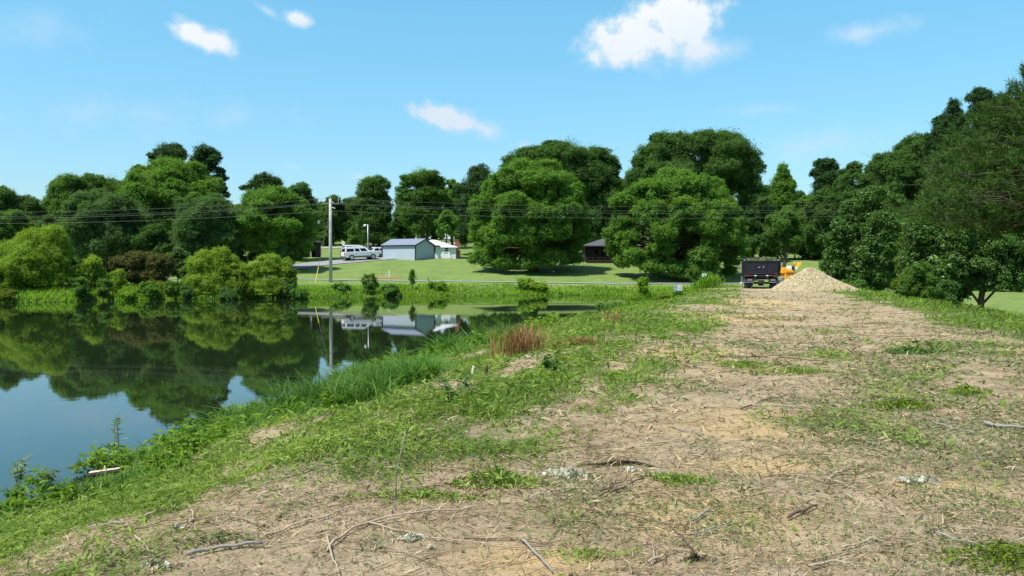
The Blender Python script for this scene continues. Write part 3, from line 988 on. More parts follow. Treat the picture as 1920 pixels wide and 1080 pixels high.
TR = 'woods on the right'
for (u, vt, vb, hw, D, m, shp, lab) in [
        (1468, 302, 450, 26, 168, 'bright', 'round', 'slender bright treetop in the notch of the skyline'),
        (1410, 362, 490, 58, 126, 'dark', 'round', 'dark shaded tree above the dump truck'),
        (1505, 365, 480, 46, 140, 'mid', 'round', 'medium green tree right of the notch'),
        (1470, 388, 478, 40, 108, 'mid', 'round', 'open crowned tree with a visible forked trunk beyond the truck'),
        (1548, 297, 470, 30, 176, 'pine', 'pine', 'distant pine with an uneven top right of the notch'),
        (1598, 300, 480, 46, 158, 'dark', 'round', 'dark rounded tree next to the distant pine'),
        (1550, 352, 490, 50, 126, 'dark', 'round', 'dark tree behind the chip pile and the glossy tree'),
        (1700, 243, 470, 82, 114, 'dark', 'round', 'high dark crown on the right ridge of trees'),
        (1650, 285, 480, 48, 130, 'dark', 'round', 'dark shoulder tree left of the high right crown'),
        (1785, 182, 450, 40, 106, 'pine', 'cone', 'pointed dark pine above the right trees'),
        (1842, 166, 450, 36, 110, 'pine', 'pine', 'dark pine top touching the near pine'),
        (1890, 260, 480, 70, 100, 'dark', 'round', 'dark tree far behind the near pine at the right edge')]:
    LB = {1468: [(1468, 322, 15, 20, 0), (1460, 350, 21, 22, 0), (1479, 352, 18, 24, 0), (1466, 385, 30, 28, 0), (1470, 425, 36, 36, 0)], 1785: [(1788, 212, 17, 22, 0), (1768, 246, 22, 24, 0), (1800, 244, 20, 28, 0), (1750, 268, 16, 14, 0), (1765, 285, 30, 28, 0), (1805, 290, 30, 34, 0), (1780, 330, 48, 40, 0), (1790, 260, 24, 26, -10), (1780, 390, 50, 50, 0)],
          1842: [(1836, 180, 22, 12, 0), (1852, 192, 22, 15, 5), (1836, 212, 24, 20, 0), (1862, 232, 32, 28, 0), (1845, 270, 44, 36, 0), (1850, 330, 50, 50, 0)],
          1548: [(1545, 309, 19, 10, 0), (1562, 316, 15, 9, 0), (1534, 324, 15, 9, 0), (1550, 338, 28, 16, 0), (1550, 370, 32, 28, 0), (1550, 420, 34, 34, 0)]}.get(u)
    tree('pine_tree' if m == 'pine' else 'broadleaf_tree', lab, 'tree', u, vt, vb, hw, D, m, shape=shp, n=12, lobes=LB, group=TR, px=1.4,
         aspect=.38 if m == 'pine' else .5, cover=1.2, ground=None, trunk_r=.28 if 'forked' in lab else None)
tree('broadleaf_tree', 'glossy leaved rounded tree right of the chip pile', 'tree', 1625, 345, 552, 84, 63, 'glossy', group='glossy trees below the dam', px=2.0, cover=1.2, clump=.22,
     lobes=[(1635, 400, 52, 48, 0), (1640, 372, 36, 24, 0), (1600, 395, 32, 32, 0), (1672, 400, 30, 38, 0), (1590, 430, 40, 34, -10), (1640, 430, 50, 34, -40), (1575, 465, 34, 32, 0), (1620, 475, 50, 36, -40), (1570, 505, 32, 30, 0), (1620, 520, 48, 30, -30), (1660, 470, 34, 50, 0), (1665, 520, 30, 30, 0), (1585, 530, 26, 22, 10)])
tree('broadleaf_tree', 'tall pointed glossy leaved tree left of the near pine', 'tree', 1765, 312, 585, 76, 47, 'glossy', group='glossy trees below the dam', px=2.3, cover=1.2, clump=.2,
     lobes=[(1762, 375, 42, 50, 0), (1765, 335, 24, 24, 0), (1740, 400, 36, 40, 0), (1795, 400, 40, 46, 0), (1725, 445, 40, 44, 0), (1770, 450, 50, 44, -30), (1820, 450, 38, 44, 0), (1715, 500, 36, 40, 0), (1765, 505, 50, 40, -30), (1815, 510, 40, 40, 0), (1740, 545, 44, 34, 0), (1790, 545, 36, 30, 0)])
tree('broadleaf_tree', 'small field tree with a dark forked trunk in view under the near pine', 'tree', 1845, 410, 560, 96, 46, 'glossy', group='glossy trees below the dam', px=2.2, cover=1.4, base_u=1840, trunk_r=.21, clump=.22,
     lobes=[(1845, 455, 60, 36, 0), (1795, 480, 40, 34, 0), (1900, 470, 50, 36, 0), (1850, 505, 60, 30, 0), (1790, 522, 34, 22, 0), (1905, 520, 46, 28, 0), (1845, 530, 44, 16, -10), (1940, 490, 40, 36, 0)])
tree('shrub', 'yellow green young tree between the two glossy trees', 'bush', 1692, 420, 560, 28, 55, 'olive', n=9, px=1.9, group='bushes on the right edge of the dam', stem='stem', crown='foliage', shape='cone')
tree('shrub', 'olive bush at the foot of the pointed glossy tree', 'bush', 1722, 492, 578, 42, 43, 'mid', n=9, px=2.0, group='bushes on the right edge of the dam', stem='stem', crown='foliage', aspect=.35)
tree('shrub', 'dark bush right of the olive bush', 'bush', 1775, 525, 582, 28, 41, 'dark', n=7, px=2.0, group='bushes on the right edge of the dam', stem='stem', crown='foliage')
tree('shrub', 'low leafy weeds bush behind the right end of the chip pile', 'bush', 1600, 525, 552, 36, 57, 'mid', n=6, px=1.8, group='bushes on the right edge of the dam', stem='stem', crown='foliage')

# the near pine on the right: needle tufts on whorled boughs
r_ = np.random.default_rng(55)
PX, PY = 20.6, 29.0
pz = tz(PX, PY)
po = thing('pine_tree', 'nearest pine, its long needled boughs hanging in at the right edge', 'tree', (PX, PY, pz))
mb = MB()
mb.tube([(PX, PY, pz - .3), (PX + .1, PY, pz + 3), (PX - .1, PY + .1, pz + 7), (PX, PY, 9.3)], [.30, .26, .18, .03], 12)
tips, nrm_ = [], []
for i in range(165):
    t = (i + .5) / 165
    z0 = 3.4 + t * 5.7
    L_ = np.interp(t, [0, .12, .36, .56, .75, .88, 1.0], [6.3, 6.3, 5.3, 4.5, 3.2, 1.9, .6]) * r_.uniform(.78, 1.06)
    a = i * 2.399 + r_.uniform(-.3, .3)
    dv = Vector((math.cos(a), math.sin(a), 0))
    st = Vector((PX, PY, z0))
    mid = st + dv * L_ * .55 + Vector((0, 0, -.10 * L_))
    end = st + dv * L_ + Vector((0, 0, .02 * L_))
    mb.tube([st, mid, end], [.055 * (1 - .5 * t), .035, .012], 5)
    for k in range(44):
        f = r_.uniform(.22, 1.02)
        p = (st.lerp(mid, f / .55) if f < .55 else mid.lerp(end, (f - .55) / .45))
        side = Vector((-dv.y, dv.x, 0)) * r_.normal() * .42 * L_ * (.32 + .35 * (1 - abs(f - .6)))
        q = p + side + Vector((0, 0, r_.normal() * .16 + .06))
        if k % 4 == 0:
            mb.tube([p, q], [.015, .006], 4)
        tips.append(q)
        d_ = (dv * .6 + side * .6 + Vector((0, 0, .75))).normalized()
        nrm_.append(d_)
tips, nrm_ = np.array(tips), np.array(nrm_)
per = 34
tp = np.repeat(tips, per, 0)
ax = np.repeat(nrm_, per, 0)
nd_ = ax * 0.75 + r_.normal(size=tp.shape) * .62
nd_ /= np.linalg.norm(nd_, axis=1)[:, None]
tp = tp + np.repeat(r_.normal(size=tips.shape) * .05, per, 0) + ax * r_.uniform(-.12, .12, (len(tp), 1))
ln = r_.uniform(.10, .17, len(tp))
Pc = tp + nd_ * ln[:, None]
Vv, Fq = kites(Pc - np.array([PX, PY, pz]), r_.normal(size=tp.shape), ln, np.full(len(ln), .014), r_, along=nd_)
link('needles', quads_mesh('needles', Vv, Fq, LM['pine_near'], np.clip(np.repeat(r_.random(len(tips)), per) * .6 + r_.random(len(tp)) * .4, 0, 1)), po)
t_ = mb.build('trunk', BARK, po, smooth_=True)
shift_mesh(t_.data, (PX, PY, pz))

# woodland closing the gaps behind: copies of six finished trees
src = [o for o in list(bpy.data.objects) if o.get('group') in (TM, TR) and 'dark' in o['label'] and o.name.startswith('broadleaf')][:6]


def copy_tree(o, label, group, loc, rz, sc):
    c = o.copy()
    COL.objects.link(c)
    c.location = loc
    c.rotation_euler = (0, 0, rz)
    c.scale = sc
    c['label'] = label
    c['group'] = group
    for ch in list(o.children):
        k = ch.copy()
        COL.objects.link(k)
        k.parent = c
    return c


SKU = [-120, 60, 150, 240, 330, 430, 455, 600, 635, 700, 760, 850, 900, 1000, 1190, 1330, 1430, 1470, 1510, 1600, 1700, 1800, 2100]
SKV = [366, 362, 340, 335, 325, 365, 368, 382, 356, 348, 350, 340, 340, 310, 318, 300, 332, 338, 338, 318, 265, 225, 200]
for i, u in enumerate(list(range(-900, -120, 70)) + list(range(-120, 2080, 46))):
    D = (184 if u > 560 else 156) + 30 * ((i * 37) % 10) / 10
    X = (u - 960) / F * D
    s_ = src[i % len(src)]
    hts = max(v.co.z for v in list(s_.children[0].data.vertices)[::50])
    want = at(u, np.interp(u, SKU, SKV) + 2 + (i * 53) % 17, D).z - tz(X, D)
    k = want / hts
    copy_tree(s_, 'dim woodland tree glimpsed through gaps behind the front trees', 'woodland filling the gaps behind', (X, D, tz(X, D)), i * 1.7, (min(max(k, .6), 1.1) * .8, min(max(k, .6), 1.1) * .8, k))

# undergrowth that closes the wood edge to the ground
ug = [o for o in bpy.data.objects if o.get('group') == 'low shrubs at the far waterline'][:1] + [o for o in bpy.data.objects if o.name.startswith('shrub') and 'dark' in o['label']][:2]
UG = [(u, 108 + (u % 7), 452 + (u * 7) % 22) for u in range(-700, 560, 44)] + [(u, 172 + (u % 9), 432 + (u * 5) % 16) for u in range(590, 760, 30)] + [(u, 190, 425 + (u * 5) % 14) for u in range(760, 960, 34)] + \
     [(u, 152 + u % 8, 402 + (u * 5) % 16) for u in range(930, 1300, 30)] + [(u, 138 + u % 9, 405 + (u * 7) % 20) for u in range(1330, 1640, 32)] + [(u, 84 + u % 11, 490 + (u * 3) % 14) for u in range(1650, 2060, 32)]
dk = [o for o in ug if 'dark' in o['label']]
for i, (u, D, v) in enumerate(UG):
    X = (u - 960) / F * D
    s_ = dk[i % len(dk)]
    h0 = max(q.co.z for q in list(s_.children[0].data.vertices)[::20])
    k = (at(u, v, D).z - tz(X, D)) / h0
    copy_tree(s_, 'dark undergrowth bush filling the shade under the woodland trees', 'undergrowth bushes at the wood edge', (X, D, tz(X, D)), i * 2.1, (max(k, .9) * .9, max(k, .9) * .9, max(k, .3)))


# ------------------------------------------------------------------ materials for built things
M_WOODPOLE = plain('weathered_pole_wood', (0.47, 0.44, 0.40), 0.9, var=0.2, scale=5, spec=0.1, bump=.4)
M_WIRE = plain('wire_aluminium', (0.10, 0.10, 0.105), 0.6, 0.0, var=.1)
M_YELLOW = plain('yellow_plastic', (0.80, 0.62, 0.06), 0.5, var=.06)
M_GALV = plain('galvanised_steel', (0.45, 0.46, 0.47), 0.45, 0.5, var=.12)
M_WALLM = plain('garage_sheet', (0.43, 0.50, 0.57), 0.5, var=.05, scale=2)
M_ROOFM = plain('garage_roof', (0.25, 0.285, 0.345), 0.42, 0.2, var=.08, scale=2)
M_TRIM = plain('navy_trim', (0.025, 0.035, 0.065), 0.5, var=.1)
M_WHITE = plain('white_paint', (0.78, 0.79, 0.78), 0.5, var=.05, scale=3)
M_SIDING = plain('pale_siding', (0.60, 0.68, 0.66), 0.7, var=.06, scale=3)
M_SHINGLE = plain('pale_shingle', (0.56, 0.57, 0.58), 0.85, var=.1, scale=12)
M_SHINGD = plain('dark_shingle', (0.085, 0.09, 0.10), 0.85, var=.2, scale=10)
M_BRICK = plain('red_brick', (0.27, 0.095, 0.065), 0.9, var=.3, scale=9)
M_BROWN = plain('brown_brick_shaded', (0.024, 0.015, 0.013), 0.9, var=.35, scale=9)  # brown darkened further so the colour carries the trees' shade
M_GLASS = plain('window_glass', (0.010, 0.013, 0.017), 0.15, var=.2, spec=.22)
M_CARW = plain('car_white', (0.74, 0.75, 0.76), 0.28, var=.03, spec=.5)
M_CARD = plain('car_dark', (0.020, 0.022, 0.028), 0.25, var=.1, spec=.5)
M_CARG = plain('lower_cladding', (0.11, 0.115, 0.12), 0.6, var=.1)
M_TYRE = plain('tyre_rubber', (0.022, 0.022, 0.023), 0.85, var=.2, scale=14)
M_RIM = plain('alloy_rim', (0.58, 0.58, 0.58), 0.35, .6, var=.1)
M_RED = plain('red_lens', (0.30, 0.015, 0.015), 0.3, var=.1)
M_BLACKP = plain('truck_black', (0.012, 0.012, 0.019), 0.42, var=.35, scale=4, spec=.4)
M_BLACKM = plain('chassis_black', (0.020, 0.020, 0.022), 0.7, var=.4, scale=6)
M_STEELB = plain('scuffed_steel', (0.20, 0.23, 0.27), 0.5, .3, var=.3, scale=7)
M_ORANGE = plain('chipper_orange', (0.80, 0.36, 0.020), 0.42, var=.10, scale=5)
M_TAPER = plain('red_tape', (0.26, 0.03, 0.03), 0.5, var=.15)
M_CUTWOOD = plain('fresh_cut_wood', (0.62, 0.52, 0.38), 0.85, var=.15, scale=10)
M_STUMPT = plain('stump_top', (0.42, 0.24, 0.12), 0.9, var=.25, scale=12)
M_STICK = plain('dry_stick', (0.40, 0.32, 0.23), 0.9, var=.25, scale=12, spec=.1)
M_STICKG = plain('grey_stick', (0.27, 0.25, 0.22), 0.9, var=.25, scale=12, spec=.1)
M_STICKD = plain('dark_stick', (0.12, 0.085, 0.06), 0.9, var=.3, scale=12, spec=.1)
M_SIGNG = plain('sign_teal_grey', (0.32, 0.42, 0.44), 0.5, var=.06)
M_SIGNR = plain('sign_red_ink', (0.50, 0.06, 0.08), 0.6, var=.1)
M_SIGNK = plain('sign_grey_ink', (0.25, 0.25, 0.27), 0.6, var=.1)


def rot2(x, y, rz):
    return x * math.cos(rz) - y * math.sin(rz), x * math.sin(rz) + y * math.cos(rz)


def gp(u, v, lift=0.0):
    """point where the sight line through photo pixel (u, v) meets the ground"""
    r = ray(u, v)
    lo, hi = 1.5, 300.0
    ds = np.exp(np.linspace(math.log(lo), math.log(hi), 900))
    px_ = r.x / r.y * ds
    pz_ = EYE + r.z / r.y * ds
    hit = np.where(pz_ < np.maximum(terrain(px_, ds), WATER - 9))[0]
    D = ds[hit[0]] if len(hit) else hi
    X = r.x / r.y * D
    return Vector((X, D, tz(X, D) + lift))


# ------------------------------------------------------------------ utility pole and wires
PD = 96.0
P0 = at(620, 500, PD)
pg = tz(P0.x, PD)
pole = thing('utility_pole', 'weathered wooden utility pole standing on the grass verge between pond and road', 'utility pole', (P0.x, PD, pg))
ztop = at(620, 373, PD).z - pg
mb = MB()
mb.tube([(0, 0, -.4), (0, 0, ztop * .5), (0, 0, ztop)], [.21, .185, .15], 12)
mb.build('post', M_WOODPOLE, pole, smooth_=True)
mb = MB()
za = at(620, 381, PD).z - pg
mb.box((-.45, 0, za - .05), (.95, .09, .10))
mb.box((.50, 0, za - .06), (1.1, .09, .09))
mb.build('crossarm', M_STICKG, pole)
for (x, z, h) in ((-.85, za, .28), (.95, za - .02, 1.0), (0.03, ztop, .22), (.30, za - .02, .25)):
    mb = MB()
    mb.disc((x, 0, z + h * .5), .055, h, 'z', 10, [(.02, -h / 2), (.06, -h * .1), (.035, h * .05), (.06, h * .25), (.02, h / 2)])
    mb.build('insulator', M_GALV, pole)
mb = MB()
mb.tube([(.12, 0, at(620, 388, PD).z - pg), (.55, 0, at(620, 391, PD).z - pg)], .045, 8)
mb.build('bracket', M_WHITE, pole)

gtop, gbot = Vector((P0.x - .14, PD - .1, at(616, 404, PD).z)), gp(591, 536)
gbot = Vector((at(590, 530, 92).x, 92, tz(at(590, 530, 92).x, 92)))
guy = thing('guy_wire', 'slanting guy wire with a yellow guard left of the utility pole', 'guy wire', gbot)
mb = MB()
mb.tube([(0, 0, -.1), gtop - gbot], .022, 6)
mb.build('cable', M_WIRE, guy)
gd = (gtop - gbot).normalized()
mb = MB()
mb.tube([gd * .25, gd * 2.4], .038, 8)
mb.build('guard', M_YELLOW, guy)

WIRES = [('topmost of the power lines carried by the utility pole', 372, 15.5, 26, .011), ('upper of the two close middle power lines', 380, 16.0, 26, .011),
         ('lower of the two close middle power lines', 381.5, 19.0, 28, .012), ('lowest cable on the utility pole, below the power lines', 395, 14.5, 24, .014)]
for lab, v0, sag, sagl, rad_ in WIRES:
    base = at(620, v0, PD)
    pts = []
    for u in np.linspace(-60, 620, 35):
        s_ = sagl * (1 - ((u + 40) / 660) ** 2)
        pts.append(at(u, v0 + s_, PD - 1 + 0 * u) - base)
    for u in np.linspace(660, 2080, 48):
        s_ = sag * (1 - ((u - 1250) / 630) ** 2)
        pts.append(at(u, v0 + s_, PD - 1) - base)
    mb = MB()
    mb.tube(pts, rad_, 5)
    o = mb.build('power_line', M_WIRE)
    o.location = base
    tag(o, lab, 'power line', 'wires along the road')

# yard light, round sign, lawn markers
X = at(690, 500, 133).x
g = tz(X, 133)
o = thing('yard_light', 'pale metal yard light on a slim post behind the parked vehicles', 'lamp post', (X, 133, g))
h = at(690, 421, 133).z - g
MB().tube([(0, 0, -.2), (0, 0, h)], [.10, .075], 10).build('post', M_GALV, o, smooth_=True)
MB().tube([(0, 0, h - .15), (-.25, 0, h + .02), (-.5, 0, h)], .035, 6).build('arm', M_GALV, o)
MB().disc((-.5, 0, h - .15), .2, .3, 'z', 14, [(.02, .18), (.12, .12), (.20, -.05), (.16, -.18), (.02, -.2)]).build('lamp_head', M_WHITE, o, smooth_=True)
X = at(644, 500, 141).x
g = tz(X, 141)
o = thing('round_sign', 'small white round sign on a thin post left of the young conical tree', 'sign', (X, 141, g))
h = at(644, 456, 141).z - g
MB().tube([(0, 0, -.2), (0, 0, h + .2)], .035, 8).build('post', M_STICKD, o)
MB().disc((0, -.06, h), .33, .05, 'y', 20).build('panel', M_WHITE, o)
for (u, v, r, hh, nm, lab, mt) in ((730, 520, .075, .78, 'marker_post', 'white marker post, taller of two on the lawn beyond the road', M_WHITE), (724, 520, .05, .5, 'marker_post', 'short pale green marker post beside the taller white one', M_SIDING)):
    q = gp(u, v)
    o = thing(nm, lab, 'post', q, 0, 'markers on the lawn')
    MB().tube([(0, 0, -.1), (0, 0, hh)], r, 10).build('post', mt, o)
    MB().disc((0, 0, hh + .02), r * 1.3, .06, 'z', 10).build('cap', mt, o)
q = gp(803, 531)
o = thing('road_marker', 'little dark roadside marker with a white foot by the road edge', 'post', q)
MB().tube([(0, 0, -.1), (0, 0, .62)], .05, 8).build('post', M_STICKD, o)
MB().box((.12, 0, .10), (.42, .2, .18)).build('foot', M_WHITE, o)
# patch of reddish soil round the markers
q = gp(726, 521)
n = 28
pts = [(q.x + math.cos(a) * (1.6 + .5 * math.sin(3 * a)), q.y + math.sin(a) * (.9 + .2 * math.cos(2 * a))) for a in np.linspace(0, 2 * math.pi, n, endpoint=False)]
me = bpy.data.meshes.new('soil_patch')
me.from_pydata([(q.x, q.y, tz(q.x, q.y) + .05)] + [(a, b, tz(a, b) + .04) for a, b in pts], [], [(0, 1 + k, 1 + (k + 1) % n) for k in range(n)])
me.materials.append(plain('reddish_soil', (.30, .16, .08), .95, var=.3, scale=3))
tag(link('soil_patch', me), kind='structure')

# ------------------------------------------------------------------ buildings
rz = -math.atan2(3, 5.4)
B = at(779, 500, 124)
L_, Wg, Hw = 6.2, 4.9, 2.38
gz = tz(B.x, 124) - .02
cx, cy = rot2(-L_ / 2, Wg / 2, rz)
gar = thing('metal_garage', 'pale metal garage with a blue gray gable roof and dark corner trim on the lawn', 'garage', (B.x + cx, 124 + cy, gz), rz)
hr = .92
mb = MB()
ribs = 40
for s in (-1, 1):
    y = s * Wg / 2
    for k in range(ribs):      # ribbed sheet
        x0 = -L_ / 2 + L_ * k / ribs
        x1 = x0 + L_ / ribs
        xm = (x0 + x1) / 2
        yy = y + s * .018
        mb.add([(x0, y, -.5), (xm, yy, -.5), (xm, yy, Hw), (x0, y, Hw)], [(0, 1, 2, 3)])
        mb.add([(xm, yy, -.5), (x1, y, -.5), (x1, y, Hw), (xm, yy, Hw)], [(0, 1, 2, 3)])
    x = s * L_ / 2
    mb.add([(x, -Wg / 2, -.5), (x, Wg / 2, -.5), (x, Wg / 2, Hw), (x, 0, Hw + hr), (x, -Wg / 2, Hw)], [(0, 1, 2, 3, 4)])
mb.build('wall', M_WALLM, gar)
mb = MB()
ov, t_ = .22, .06
for s in (-1, 1):
    e = (s * (Wg / 2 + ov), Hw - ov * hr / (Wg / 2) + .03)
    mb.prism([(0, Hw + hr + .03), e, (e[0], e[1] + t_), (0, Hw + hr + .03 + t_)], -L_ / 2 - .2, L_ / 2 + .2, 'x')
mb.build('roof', M_ROOFM, gar)
mb = MB()
for sx in (-1, 1):
    for sy in (-1, 1):
        mb.box((sx * (L_ / 2 + .012), sy * (Wg / 2 + .012), Hw / 2 - .28), (.15, .15, Hw + .5))
for s in (-1, 1):
    mb.box((0, s * (Wg / 2 + ov - .01), Hw - .10), (L_ + .42, .035, .17))
    for sy in (-1, 1):
        e = sy * (Wg / 2 + ov)
        ze = Hw - ov * hr / (Wg / 2)
        mb.prism([(0, Hw + hr - .13), (0, Hw + hr + .02), (e, ze + .02), (e, ze - .13)], s * (L_ / 2 + .17), s * (L_ / 2 + .21), 'x')
mb.build('trim', M_TRIM, gar)

# white house beside the garage
HD = 134.0
x0, x1 = at(768, 500, HD).x, at(855, 500, HD).x
gz = tz((x0 + x1) / 2, HD)
hs = thing('white_house', 'low pale house with a light hipped roof and brick chimney right of the garage', 'house', ((x0 + x1) / 2, HD + 3, gz))
w2 = (x1 - x0) / 2
ze = at(830, 464, HD).z - gz
zp = at(830, 449.5, HD + 3).z - gz
mb = MB()
mb.box((0, 0, ze / 2 - .25), (2 * w2, 6, ze + .5))
mb.build('wall', M_SIDING, hs)
mb = MB()
o_ = .35
A = [(-w2 - o_, -3 - o_, ze - .04), (w2 + o_, -3 - o_, ze - .04), (w2 + o_, 3 + o_, ze - .04), (-w2 - o_, 3 + o_, ze - .04)]
B2 = [(a, b, c + .10) for a, b, c in A]
T = [(-w2 * .15, 0, zp), (w2 * .02, 0, zp)]
mb.add(A + B2 + T, [(3, 2, 1, 0), (0, 1, 5, 4), (1, 2, 6, 5), (2, 3, 7, 6), (3, 0, 4, 7), (4, 5, 9, 8), (5, 6, 9), (6, 7, 8, 9), (7, 4, 8)])
rf = mb.build('roof', M_SHINGLE, hs)
mb = MB()
xx = at(821, 500, HD).x - (x0 + x1) / 2
arc = [(xx + .62 * math.cos(a), ze + .02 + .42 * math.sin(a)) for a in np.linspace(math.pi, 0, 12)]
inn = [(xx + .52 * math.cos(a), ze - .04 + .36 * math.sin(a)) for a in np.linspace(0, math.pi, 12)]
mb.prism(arc + inn, -3 - o_ - .35, -2.4, 'y')
mb.build('entrance_hood', M_WHITE, rf)
for (ua, ub, va, vb_) in ((814.2, 817.2, 464.8, 471.5), (834, 840.4, 464.8, 471.6)):
    a, b = at(ua, va, HD), at(ub, vb_, HD)
    c = ((a.x + b.x) / 2 - (x0 + x1) / 2, -3.03, (a.z + b.z) / 2 - gz)
    wn = MB().box(c, (b.x - a.x + .14, .06, a.z - b.z + .14)).build('window', M_WHITE, hs)
    MB().box((c[0], -3.07, c[2]), (b.x - a.x, .04, a.z - b.z)).build('pane', M_GLASS, wn)
    MB().box((c[0], -3.095, c[2]), (b.x - a.x, .03, .05)).build('bar', M_WHITE, wn)
xc = at(855.5, 500, HD).x - (x0 + x1) / 2 + .1
zc = at(855, 449, HD).z - gz
mb = MB()
mb.box((xc, -2.2, zc / 2 + .8), (.62, .7, zc - 1.6))
mb.box((xc, -2.2, zc - .06), (.72, .8, .13))
mb.box((xc, -2.2, .45), (.95, .9, 1.9))
mb.build('chimney', M_BRICK, hs)
# white shell standing before the house
a, b = at(826.5, 472.5, 131), at(846.5, 482.5, 131)
g = tz((a.x + b.x) / 2, 131)
o = thing('camper_shell', 'small white angular shell with sloped ends set down before the pale house', 'camper shell', ((a.x + b.x) / 2, 131, g))
w, hh = b.x - a.x, a.z - g
poly = [(-w * .36, 0), (w * .46, 0), (w * .50, .08), (w * .36, hh * .93), (w * .30, hh), (-w * .30, hh), (-w * .36, hh * .95), (-w * .50, hh * .45)]
MB().prism(poly, -.6, .6, 'y').build('shell', M_WHITE, o, bevel=.03)
MB().prism([(-w * .2, hh * .93), (w * .2, hh * .93), (w * .2, hh * .84), (-w * .2, hh * .84)], -.63, -.615, 'y').build('vent', M_CARG, o)

# brown brick house between the giant trees, shade put into its wall colour
HD = 124.5
x0, x1 = at(1097, 500, HD).x, at(1195, 500, HD).x
gz = tz((x0 + x1) / 2, HD) - .05
o = thing('brown_house', 'dark brown house in deep shade between the two giant lawn trees', 'house', ((x0 + x1) / 2, HD + 3.2, gz))
w2 = (x1 - x0) / 2
ze = at(1110, 461.5, HD).z - gz
mb = MB()
mb.box((0, 0, ze / 2 - .3), (2 * w2, 6.4, ze + .6))
mb.build('wall', M_BROWN, o)
mb = MB()
A = [(-w2 - .5, -3.9, ze - .03), (w2 + .5, -3.9, ze - .03), (w2 + .5, 3.7, ze - .03), (-w2 - .5, 3.7, ze - .03)]
zp = at(1145, 446, HD + 3.2).z - gz
T = [(-w2 * .15, 0, zp), (w2 * .4, 0, zp)]
mb.add(A + [(a, b, c + .12) for a, b, c in A] + T, [(3, 2, 1, 0), (0, 1, 5, 4), (1, 2, 6, 5), (2, 3, 7, 6), (3, 0, 4, 7), (4, 5, 9, 8), (5, 6, 9), (6, 7, 8, 9), (7, 4, 8)])
mb.build('roof', M_SHINGD, o)
for (ua, ub, va, vb_) in ((1114, 1122, 466, 478), (1126, 1133, 465, 485), (1140, 1150, 466, 478)):
    a, b = at(ua, va, HD), at(ub, vb_, HD)
    c = ((a.x + b.x) / 2 - (x0 + x1) / 2, -3.23, (a.z + b.z) / 2 - gz)
    nm = 'door' if vb_ > 480 else 'window'
    wn = MB().box(c, (b.x - a.x + .12, .06, a.z - b.z + .12)).build(nm, M_STICKD, o)
    MB().box((c[0], -3.275, c[2]), (b.x - a.x, .04, a.z - b.z)).build('pane', M_GLASS, wn)
mb = MB()
for k in range(9):
    mb.box((-w2 + .2 + k * .85, -4.3, .38), (.14, .14, .95))
mb.box((-w2 + 3.6, -4.3, .80), (7.0, .08, .08))
mb.box((-w2 + 3.6, -4.3, .20), (7.0, .30, .5))
mb.build('porch_rail', M_BROWN, o)

# brick carport under the trees left of the pole
HD = 128.0
x0, x1 = at(515, 500, HD).x, at(589, 500, HD).x
gz = tz((x0 + x1) / 2, HD) - .05
o = thing('brick_carport', 'dark open carport with a gray post under the bright tree left of the pole', 'carport', ((x0 + x1) / 2, HD + 2.5, gz))
w2 = (x1 - x0) / 2
ze = 2.35
mb = MB()
mb.box((-w2 + 1.2, 0, ze / 2 - .3), (2.4, 5, ze + .6))
mb.box((.4, 2.3, ze / 2 - .3), (2 * w2 - 1.0, .2, ze + .6))
mb.build('wall', M_BRICK, o)
MB().box((w2 - .12, .5, ze / 2 - .2), (.16, 3.6, ze + .4)).build('side_panel', M_BROWN, o)
MB().box((w2 - .55, -2.3, ze / 2 - .1), (.26, .2, ze + .2)).build('post', M_GALV, o)
MB().prism([(-w2 - .4, ze), (w2 + .4, ze), (w2 + .4, ze + .16), (0, ze + .9), (-w2 - .4, ze + .16)], -2.9, 2.8, 'y').build('roof', M_SHINGD, o)


